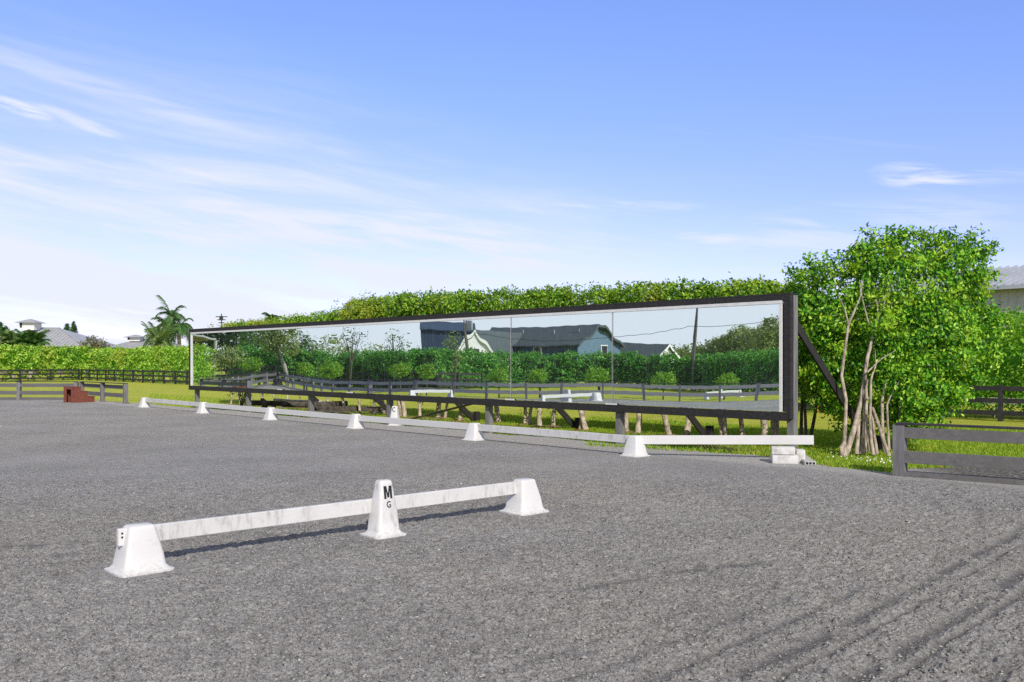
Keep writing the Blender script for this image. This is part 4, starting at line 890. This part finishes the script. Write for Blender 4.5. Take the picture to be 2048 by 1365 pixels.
b.add([rp(A, -.25, ze), rp(B, -.25, ze), rp(B, 5.6, zr), rp(A, 5.6, zr), rp(A, 11.4, ze), rp(B, 11.4, ze), rp(A, -.25, ze+.06), rp(B, -.25, ze+.06), rp(B, 5.6, zr+.06), rp(A, 5.6, zr+.06), rp(A, 11.4, ze+.06), rp(B, 11.4, ze+.06)],
      [(0, 3, 2, 1), (3, 4, 5, 2), (6, 7, 8, 9), (9, 8, 11, 10), (0, 1, 7, 6), (4, 10, 11, 5), (0, 6, 9, 3), (3, 9, 10, 4), (1, 2, 8, 7), (2, 5, 11, 8)]); rf = b.build('roof', M['metal_roof_right'], broot)
b = MB()
for i in range(60):
    p = A+U*(.1+i*.36); b.bar(rp(p, -.25, ze+.10), rp(p, 5.6, zr+.10), .09, .10)
b.build('roof_seams', M['metal_roof_right'], rf)
b = MB(); b.bar(rp(A, -.34, ze+.02), rp(B, -.34, ze+.02), .14, .16); b.build('gutter', M['metal_roof_right'], broot)

# ------------------------------------------------------------------ what the mirror shows: the left side of the ground
def rbl(px, py, d, r, rz=None):
    p = RV(px, d, ZY(py, d)); return (p.x, p.y, p.z, r, r, rz or r)
hp = [RV(455, 74, GZ), RV(600, 72, GZ), RV(700, 74, GZ), RV(850, 64, GZ), RV(1020, 72, GZ), RV(1223, 74, GZ), RV(1400, 70, GZ), RV(1580, 58, GZ), RV(1760, 52, GZ)]
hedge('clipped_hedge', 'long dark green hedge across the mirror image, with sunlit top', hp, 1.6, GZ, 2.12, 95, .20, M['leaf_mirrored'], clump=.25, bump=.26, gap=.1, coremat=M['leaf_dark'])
hedge('clipped_hedge', 'short bright hedge end at the left edge of the mirror image', [RV(340, 58, GZ), RV(415, 60, GZ)], 1.6, GZ, 2.3, 90, .18, M['leaf_hedge'], clump=.25, gap=.5)
fence('paddock_fence', 'black three-rail fence before the reflected hedge, in the mirror', 'fence', [RV(380, 70, GZ), RV(520, 70, GZ), RV(600, 69, GZ), RV(720, 70, GZ), RV(860, 61, GZ), RV(960, 66, GZ)], post_gap=2.6, face=-1, **blk)
for px, ytop, w, d, lab in [(995, 737, 34, 50, 'round clipped bush in the mirror, below the white gable barn'), (1073, 740, 38, 50, 'round clipped bush in the mirror, below the slate roof\'s left half'), (1192, 737, 46, 49, 'round clipped bush in the mirror, just left of the pane seam below the blue gable'),
                            (1325, 746, 40, 50, 'square clipped bush in the mirror, below the white house'), (1455, 750, 42, 50, 'round clipped bush in the mirror, the one nearest the right frame'),
                            (660, 727, 42, 50, 'boxy clipped bush in the mirror, below the tallest slender tree'), (606, 722, 30, 54, 'small clipped bush in the mirror beside the white car'), (852, 726, 26, 50, 'small upright bush in the mirror, near the navy barn\'s left edge'), (800, 727, 40, 58, 'wide bush in the mirror, left of the navy barn')]:
    base = RV(px, d, GZ); zt = ZY(ytop-np.interp(px, TAB[:, 0], TAB[:, 1])*.8, d); r = w/2*d/F
    bush('clipped_bush', lab, base, [(base.x, base.y, zt-.42, r, r, .42), (base.x+.25*r, base.y+.3*r, zt-.5, r*.8, r*.8, .4), (base.x-.2*r, base.y-.3*r, zt-.36, r*.7, r*.7, .34)], 26, 10, .16, .12, M['leaf_shrub'], group='clipped bushes along the paddock')
base = RV(452, 52, GZ); bush('small_tree', 'yellowish small tree in the mirror, left of the reflected pole', base, [rbl(440, 722, 52, .7, .5), rbl(460, 718, 52, .7, .55), rbl(450, 710, 52, .5, .4)], 16, 10, .2, .14, M['leaf_olive'], cat='tree')
base = RV(497, 54, GZ); bush('shrub', 'small green shrub in the mirror, before the reflected gate', base, [rbl(490, 735, 54, .5, .4), rbl(505, 738, 54, .5, .4)], 16, 10, .2, .13, M['leaf_shrub'])
# reflected rails with letter cones
def far_set(px, d, n_len, label_r, letter, lab_c):
    v = D(px, d); c = RV(px, d); dr = N; a = c-dr*n_len/2; e = c+dr*n_len/2
    rail(a+UP*.272, e+UP*.272, label_r, M['pvc'])
    put_cone(a, math.atan2(N.y, N.x), 'white cone, left end of the '+lab_c); put_cone(e, math.atan2(N.y, N.x), 'white cone, right end of the '+lab_c)
    if letter:
        k = mc.copy(); col.objects.link(k); k.location = c-U*.14; k.rotation_euler = (0, 0, math.atan2(N.y, N.x)); k['label'] = 'tall white marker cone on the '+lab_c; k['group'] = 'marker cones on the reflected rails'
far_set(1137, 37.0, 3.1, 'wide reflected white rail in the mirror, left of the seam below the blue house', 'H', 'wide white rail in the mirror below the blue house')
far_set(1447, 44.0, 2.9, 'small reflected white rail near the right end of the mirror', 'E', 'small white rail near the right mirror frame')
far_set(862, 40.6, 2.0, 'reflected white rail low in the mirror, above the C marker', None, 'white rail in the mirror above the C marker')
# houses beyond the reflected hedge
def gable(name, label, A, B, back, zw, zp, wallm, roofm, gmat=None, ov=.4, windows=(), side_windows=(), cat='house', trim=None):
    """A,B: foot of the gable end; back: vector along the ridge"""
    A = Vector(A); B = Vector(B); back = Vector(back); root = empty(name, Vector((A.x, A.y, GZ)), label, cat)
    w = (B-A); wn = w.normalized(); bn = back.normalized(); z = lambda p, h: Vector((p.x, p.y, h))
    b = MB(); pts = [z(A, GZ), z(B, GZ), z(B, zw), z((A+B)/2, zp), z(A, zw)]; b.prism(pts, back); b.build('wall', [wallm], root)
    if gmat:
        b = MB(); b.prism([p-bn*.03 for p in pts], bn*.025); b.build('gable_wall', gmat, root)
    sl = (zp-zw)/(w.length/2); b = MB()
    for sgn, E in ((1, A), (-1, B)):
        e = E-wn*sgn*ov; lo = zw-sl*ov; mid_ = (A+B)/2; q = [z(e, lo+.05)-bn*ov, z(mid_, zp+.05)-bn*ov, z(mid_, zp+.17)-bn*ov, z(e, lo+.17)-bn*ov]; b.prism(q, back+bn*2*ov)
    rf = b.build('roof', roofm, root)
    if trim:
        b = MB()
        for sgn, E in ((1, A), (-1, B)):
            e = E-wn*sgn*ov; lo = zw-sl*ov; b.bar(z(e, lo+.06)-bn*(ov+.03), z((A+B)/2, zp+.06)-bn*(ov+.03), .05, .24)
        b.build('barge_board', trim, root)
    for (t, zc, ww, hh) in windows:
        p = A.lerp(B, t); b = MB(); b.bar(z(p, zc-hh/2)-bn*.05, z(p, zc+hh/2)-bn*.05, .05, ww+.2, up=wn); fr = b.build('window', M['white_cladding'], root)
        b = MB(); b.bar(z(p, zc-hh/2+.1)-bn*.09, z(p, zc+hh/2-.1)-bn*.09, .03, ww, up=wn); b.build('pane', M['glass'], fr)
    for (t, zc, ww, hh) in side_windows:
        p = A+back*t-wn*.04; b = MB(); b.bar(z(p, zc-hh/2), z(p, zc+hh/2), ww+.2, .06, up=wn); fr = b.build('window', M['white_cladding'], root)
        p = p-wn*.05; b = MB(); b.bar(z(p, zc-hh/2+.1), z(p, zc+hh/2-.1), ww, .03, up=wn); b.build('pane', M['glass'], fr)
    return root, rf
def mirror_vec(v): v = Vector(v); return v-2*N.dot(v)*N
def VX(px, d): return D(px, d)
Av = VX(1152, 93); Bv = VX(1238, 100.5); wv = (Bv-Av); bk = Vector((-wv.y, wv.x, 0)).normalized()
if bk.x > 0: bk = -bk
Ar, Br = RV(1152, 93), RV(1238, 100.5)
root, rf = gable('house', 'blue house with a slate roof and lit gable, in the mirror behind the hedge', Ar, Br, mirror_vec(bk*13.2), ZY(687, 93), ZY(651, 97), M['navy_wall'], M['slate_roof'], gmat=M['blue_wall_lit'], ov=.45, windows=[(.62, ZY(702, 98), .9, 1.4)], side_windows=[(.35, ZY(701, 94), .9, 1.2), (.75, ZY(701, 96), .9, 1.2)], trim=M['slate_roof'])  # light in the colour: sunlit gable in blue, shaded walls in navy
for t, o2 in ((.12, .5), (.32, .35), (.62, .6)):
    q = Ar.lerp(Br, .25+.1*o2)+mirror_vec(bk*13.2)*t; b = MB(); zq = ZY(687, 93)+(ZY(651, 97)-ZY(687, 93))*(.5+.2*o2); b.tube([Vector((q.x, q.y, zq-.3)), Vector((q.x, q.y, zq+.55))], .09, 8); b.build('roof_vent', M['metal_roof'], rf)
root, rf = gable('barn', 'white gable barn with a dark roof, in the mirror between navy barn and blue house', RV(921, 92), RV(984, 93.5), mirror_vec(Vector((.55, .84, 0))*16), ZY(700, 93), ZY(662, 93), M['white_cladding'], M['slate_roof'], ov=.3, windows=[(.5, ZY(704, 93), .8, .9)], cat='barn', trim=M['white_cladding'])
root, rf = gable('barn', 'large navy barn with a dark ridge, in the mirror left of the white gable', RV(845, 108), RV(850, 122), mirror_vec(Vector((1, .1, 0))*6.0), ZY(664, 108), ZY(648, 115), M['navy_wall'], M['navy_wall'], ov=.3, cat='barn')
Av = VX(1316, 101); Bv = VX(1349, 104); root, rf = gable('house', 'white house with a dark roof, in the mirror right of the blue house', RV(1314, 99), RV(1350, 103), mirror_vec(Vector((-.86, .5, 0))*9), ZY(706, 100), ZY(684.5, 101), M['white_cladding'], M['slate_roof'], ov=.35, windows=[(.5, ZY(709, 101), .6, .6)], side_windows=[(.5, ZY(710, 101), .7, .6)], trim=M['white_cladding'])
# utility poles and lines
def upole(label, px, d, top, r, lean=(0, 0)):
    p = RV(px, d, GZ); root = empty('utility_pole', p, label, 'utility pole', 'utility poles in the mirror'); b = MB(); t = p+UP*(top-GZ)+Vector((lean[0], lean[1], 0)); b.tube([p-UP*.3, t], [r*1.15, r*.8], 9); b.build('pole', M['pole_wood'], root, smooth=60); return root, t
p1, t1 = upole('utility pole with a grey transformer, in the mirror before the white gable', 935, 80, ZY(636, 80), .11)
q = t1-UP*.6+mirror_vec(Vector((.24, 0, 0))); b = MB(); b.tube([q-UP*.4, q-UP*.35, q+UP*.35, q+UP*.4], [.08, .1, .1, .07], 10); b.build('transformer', M['metal_roof'], p1, smooth=50)
p2, t2 = upole('plain tall utility pole in the mirror, right of the white house', 1383, 68, ZY(600, 68), .11, mirror_vec(Vector((.25, 0, 0)))[:2])
def line_(a, c, sag, label, r=.018):
    a = Vector(a); c = Vector(c); pts = [a.lerp(c, i/16)-UP*sag*4*(i/16)*(1-i/16) for i in range(17)]; b = MB(); b.tube(pts, r, 5); tag(b.build('power_line', M['wire']), label, 'cable')
aw = t1-UP*1.1; q2 = RV(1381, 68, ZY(645, 68)); q3 = RV(1700, 60, ZY(610, 60))
line_(aw, q2, 1.0, 'thin cable in the mirror, slung between the two utility poles'); line_(q2, q3, .4, 'thin cable in the mirror, running right from the plain pole to the frame')
# trees in the mirror
def rtree(label, px, d, ybot, blobs, mat, dens=2.2, size=.35, per=10, rad=.5, r=.15, name='tree', inner=.3, bark='dark_bark', n=4):
    base = RV(px, d, GZ); return bush(name, label, base, [rbl(*q) for q in blobs], dens, per, rad, size, mat, bark, 'tree', None, n=n, stem_r=r, inner=inner)
rtree('slender sparse tree in the mirror, tallest above the hedge', 702, 66, 0, [(700, 664, 66, .55), (690, 678, 66, .45), (712, 680, 66, .5), (722, 668, 66, .3), (700, 690, 66, .35), (684, 670, 66, .3)], M['leaf_dark'], 4, .15, 5, .22, .07, n=6, inner=.5)
rtree('slender sparse tree in the mirror, left of the navy barn', 786, 68, 0, [(783, 672, 68, .6), (800, 684, 68, .6), (776, 690, 68, .6), (792, 694, 68, .7)], M['leaf_mid'], 4, .15, 5, .24, .07, n=5, inner=.5)
rtree('pale wispy tree in the mirror, before the navy barn', 908, 58, 0, [(905, 678, 58, .55), (915, 690, 58, .5), (898, 688, 58, .5), (918, 712, 58, .35), (912, 728, 58, .3)], M['leaf_olive'], 6, .13, 6, .2, .05, n=4, inner=.5)
rtree('dark bushy tree in the mirror, right of the pole-trunked tree', 618, 84, 0, [(612, 690, 84, .6), (620, 694, 84, .7), (608, 702, 84, .7), (628, 704, 84, .6), (615, 678, 84, .4)], M['leaf_dark'], 4, .22, 9, .35, .14)
for i, (px, y, d, r, m, lab) in enumerate([(655, 698, 95, 1.5, 'leaf_olive', 'low pale thicket in the mirror, right of the dark bushy tree'), (740, 708, 90, 1.1, 'leaf_olive', 'low pale thicket in the mirror, below the slender trees')]):
    rtree(lab, px, d, 0, [(px-22, y+4, d, r*.8), (px, y, d, r), (px+22, y+3, d, r*.85)], M[m], 2.6, .26, 9, .45, .12)
rtree('big dark tree at the top left of the mirror image', 470, 92, 0, [(430, 660, 92, 2.2), (470, 655, 92, 2.6), (510, 662, 92, 2.2), (450, 685, 92, 1.8), (490, 688, 92, 1.8), (400, 668, 94, 1.8), (470, 640, 92, 2.4), (535, 690, 93, 1.5), (430, 640, 92, 2)], M['leaf_dark'], 1.6, .4, 11, .6, .3)
rtree('paler tree in the mirror, in front of the big dark tree', 505, 80, 0, [(500, 683, 80, .9), (512, 690, 80, .9), (492, 694, 80, .8)], M['leaf_mid'], 4, .2, 9, .3, .12)
base = RV(566, 55, GZ); bush('tall_tree', 'tall tree with a bare pale trunk and drooping crown, in the mirror', base, [rbl(555, 692, 55, .9, .7), rbl(575, 688, 55, .8, .8), rbl(540, 682, 55, .9, .8), rbl(562, 670, 55, 1.1, .8), rbl(582, 700, 55, .45, .5), rbl(548, 704, 55, .45, .45), rbl(570, 655, 55, 1.1, .8)], 11, 10, .27, .17, M['leaf_olive'], 'palm_bark', 'tree', stem_r=.17, n=1)
rr = [(1352, 707, 170, 2.2), (1385, 704, 175, 2.6), (1420, 702, 175, 2.8), (1450, 694, 170, 3.2), (1478, 684, 165, 3.4), (1505, 688, 160, 3.2), (1532, 684, 150, 3.2), (1556, 674, 135, 3.2)]
for i, (px, y, d, r) in enumerate(rr):
    rtree('%s distant tree from the left behind the reflected hedge, right of the plain utility pole' % ordn[i] if i > 1 else ['low distant tree in the mirror, just right of the white house', 'low distant tree in the mirror, behind the plain utility pole'][i], px, d, 0, [(px-14, y+5, d, r*.85), (px, y+1, d, r), (px+13, y+6, d, r*.85), (px-2, y+18, d, r*1.2)], M['leaf_olive'], 1.3, .5, 10, .8, .3)
# carport on the left of the mirror image
cpA = RV(372, 78, GZ); cpB = RV(428, 84, GZ); bkv = mirror_vec(Vector((-.5, .86, 0))*10)
root = empty('carport', cpA, 'grey-roofed open shelter at the left end of the mirror image', 'shelter'); b = MB(); zc0, zc1 = ZY(700, 78), ZY(668, 78)
b.add([Vector((cpA.x, cpA.y, zc1)), Vector((cpB.x, cpB.y, zc0+.9)), Vector((cpB.x, cpB.y, zc0+.9))+bkv, Vector((cpA.x, cpA.y, zc1))+bkv, Vector((cpA.x, cpA.y, zc1-.15)), Vector((cpB.x, cpB.y, zc0+.75)), Vector((cpB.x, cpB.y, zc0+.75))+bkv, Vector((cpA.x, cpA.y, zc1-.15))+bkv], [(0, 1, 2, 3), (7, 6, 5, 4), (0, 4, 5, 1), (1, 5, 6, 2), (2, 6, 7, 3), (3, 7, 4, 0)]); b.build('roof', M['metal_roof'], root)
b = MB(); b.prism([Vector((cpA.x, cpA.y, GZ))+bkv*.5, Vector((cpB.x, cpB.y, GZ))+bkv*.5, Vector((cpB.x, cpB.y, zc0+.7))+bkv*.5, Vector((cpA.x, cpA.y, zc0+.7))+bkv*.5], bkv*.02); b.build('wall', M['far_black'], root)
for p in (cpA, cpB, cpA+bkv*.95, cpB+bkv*.95):
    b = MB(); b.tube([Vector((p.x, p.y, GZ-.1)), Vector((p.x, p.y, zc0+.7))], .09, 8); b.build('post', M['vinyl_grey'], root)
# gate between the two fence runs
ga = RV(518, 55, 0); gb = RV(545, 55.5, 0); root = empty('paddock_gate', ga, 'dark metal gate in the mirror, between the low fence runs', 'gate')
for p in (ga, gb):
    b = MB(); b.box(p+UP*.45, (.16, .16, 1.3)); b.build('post', M['far_black'], root)
b = MB(); gd = (gb-ga).normalized()
for z in (.15, .4, .65, .9): b.tube([ga+gd*.1+UP*z, gb-gd*.1+UP*z], .03, 6)
for t in (.15, .5, .85): b.tube([ga.lerp(gb, t)+UP*.12, ga.lerp(gb, t)+UP*.93], .03, 6)
b.build('gate_leaf', M['dark_metal'], root)
# a white car parked beyond the reflected fence
cp = RV(606, 73, GZ); root = empty('parked_car', cp, 'white car parked before the hedge, small in the mirror', 'car'); ca = math.atan2(U.y, U.x)+.9
R3 = Matrix.Rotation(ca, 3, 'Z'); lc = lambda x, y, z: cp+R3 @ Vector((x*.8, y*.8, z*.74))
pr = [(-2.1, .32), (-2.15, .75), (-1.5, .85), (-.9, 1.35), (.7, 1.38), (1.5, .9), (2.1, .8), (2.15, .35)]
b = MB(); b.prism([lc(x, -.85, z) for x, z in pr], R3 @ Vector((0, 1.36, 0))); b.build('body', M['car_paint'], root, bevel=.06, smooth=40)
for s in (-.865, .855):
    b = MB(); b.prism([lc(x, s, z) for x, z in [(-1.25, .9), (-.8, 1.27), (.62, 1.29), (1.2, .92)]], R3 @ Vector((0, .012, 0))); b.build('window', M['glass'], root)
for x in (-1.3, 1.35):
    for s in (-.88, .68):
        b = MB(); b.tube([lc(x, s, .32), lc(x, s+.2, .32)], .24, 16); b.build('wheel', M['tyre'], root, smooth=40)

# ------------------------------------------------------------------ light, sky, camera
vdir = Vector((-.40, 1.40, -1.0)).normalized(); to_sun = -vdir; EL = math.asin(to_sun.z); AZ = math.atan2(to_sun.x, to_sun.y)
sd_ = bpy.data.lights.new('sun', 'SUN'); sd_.energy = 4.3; sd_.angle = math.radians(.53); sd_.color = (1.0, .915, .79)
so = bpy.data.objects.new('sun', sd_); col.objects.link(so); so.rotation_euler = vdir.to_track_quat('-Z', 'Y').to_euler(); so.location = (20, -60, 50)
w = bpy.data.worlds.new('World'); scene.world = w; w.use_nodes = True; nt = w.node_tree; nt.nodes.clear(); q = NT(nt)
sky = q.n('ShaderNodeTexSky', sky_type='NISHITA'); sky.sun_disc = False; sky.sun_elevation = EL; sky.sun_rotation = AZ; sky.altitude = 0; sky.air_density = 1.0; sky.dust_density = .2; sky.ozone_density = 2.2
g = q.n('ShaderNodeTexCoord').outputs['Generated']; sx = q.n('ShaderNodeSeparateXYZ'); q.l(g, sx.inputs[0])
az = q.math('ARCTAN2', sx.outputs['X'], sx.outputs['Y']); el = q.math('ARCSINE', sx.outputs['Z'])
cvv = q.n('ShaderNodeCombineXYZ'); q.l(q.math('ADD', az, q.math('MULTIPLY', el, .2)), cvv.inputs[0]); q.l(q.math('MULTIPLY', q.math('ADD', el, q.math('MULTIPLY', az, .13)), 8.5), cvv.inputs[1])
n1 = q.noise(cvv.outputs[0], 3.1, 8, .62, .7); n2 = q.noise(cvv.outputs[0], 1.2, 4, .5, .3); n3 = q.noise(cvv.outputs[0], 9., 5, .6, .5)
left = q.mapr(az, .42, -.5)
top = q.math('ADD', .17, q.math('MULTIPLY', left, .22))                      # the veil reaches higher on the left
veil = q.mapr(q.math('DIVIDE', el, top), 1.0, .0)
streak = q.mapr(q.math('ADD', q.math('MULTIPLY', n1, .62), q.math('ADD', q.math('MULTIPLY', n2, .23), q.math('MULTIPLY', n3, .15))), .36, .66)
v1 = q.math('MULTIPLY', veil, q.math('ADD', .30, q.math('MULTIPLY', streak, .98)))
v1 = q.math('MULTIPLY', v1, q.math('ADD', .80, q.math('MULTIPLY', left, .45)))
over = q.mapr(el, .40, .62, 0, .85)           # unseen sky overhead mixed to neutral grey, added to cut the blue fill
wisp = q.math('MULTIPLY', q.math('MULTIPLY', q.mapr(n1, .50, .70), q.mapr(n2, .40, .62)), q.mapr(el, .30, .12))
wisp = q.math('MULTIPLY', wisp, .45)
fluff = q.math('MULTIPLY', q.mapr(n3, .45, .8, 0, .3), veil)
side = q.math('MULTIPLY', q.mapr(q.math('ABSOLUTE', az), .62, 1.15), q.mapr(el, .42, .02, 0, .95))     # hazier sky to the sides and behind
def puff(azc, elc, wa, we, slope, k, thr=(.40, .62), nz=None):
    da = q.math('SUBTRACT', az, azc); de = q.math('SUBTRACT', q.math('SUBTRACT', el, elc), q.math('MULTIPLY', da, slope))
    a2 = q.math('MULTIPLY', da, 1/wa); e2 = q.math('MULTIPLY', de, 1/we)
    d2 = q.math('ADD', q.math('MULTIPLY', a2, a2), q.math('MULTIPLY', e2, e2))
    return q.math('MULTIPLY', q.math('MULTIPLY', q.mapr(d2, 1., .0), q.mapr(nz or n3, thr[0], thr[1])), k)
puffs = [puff(.412, .182, .052, .016, -.12, .75), puff(.46, .178, .07, .013, -.1, .35), puff(-.49, .238, .035, .008, -.22, .8, (.3, .5)), puff(-.44, .232, .05, .008, -.3, .4),
         puff(-.42, .264, .17, .012, -.22, .30, (.35, .6), n1), puff(.12, .165, .10, .011, -.02, .42), puff(.21, .131, .045, .009, 0., .55), puff(.36, .135, .17, .035, .05, .40, (.36, .62)), puff(-.10, .13, .25, .03, -.06, .35, (.38, .62))]
pf = puffs[0]
for p in puffs[1:]: pf = q.math('ADD', pf, p)
cl = q.math('ADD', q.math('ADD', q.math('ADD', v1, wisp), fluff), q.math('ADD', q.math('ADD', side, pf), .055), True)
skyc = q.mix(over, q.mix(1.0, sky.outputs[0], q.mix(q.mapr(el, .12, .36), (1.08, 1.0, 1.70), (1.06, 1.16, 1.76)), 'MULTIPLY'), (3.0, 3.05, 3.15))
cloud = q.mix(q.math('MULTIPLY', cl, .95), skyc, (7.0, 7.3, 8.2))
bg = q.n('ShaderNodeBackground'); q.l(cloud, bg.inputs['Color']); bg.inputs['Strength'].default_value = .12
ow = q.n('ShaderNodeOutputWorld'); q.l(bg.outputs[0], ow.inputs['Surface'])
cam = bpy.data.cameras.new('camera'); co = bpy.data.objects.new('camera', cam); col.objects.link(co); co.location = (0, 0, CAMH); co.rotation_euler = (math.pi/2, 0, 0)
cam.sensor_width = 36; cam.lens = F/2048*36; cam.shift_y = (HZ-682.5)/2048; cam.clip_start = .1; cam.clip_end = 3000
scene.camera = co
scene.view_settings.view_transform = 'Standard'; scene.view_settings.look = 'None'; scene.view_settings.exposure = 0.0; scene.view_settings.gamma = 1.0
scene.cycles.caustics_reflective = False; scene.cycles.caustics_refractive = False; scene.cycles.use_denoising = False; scene.cycles.max_bounces = 8
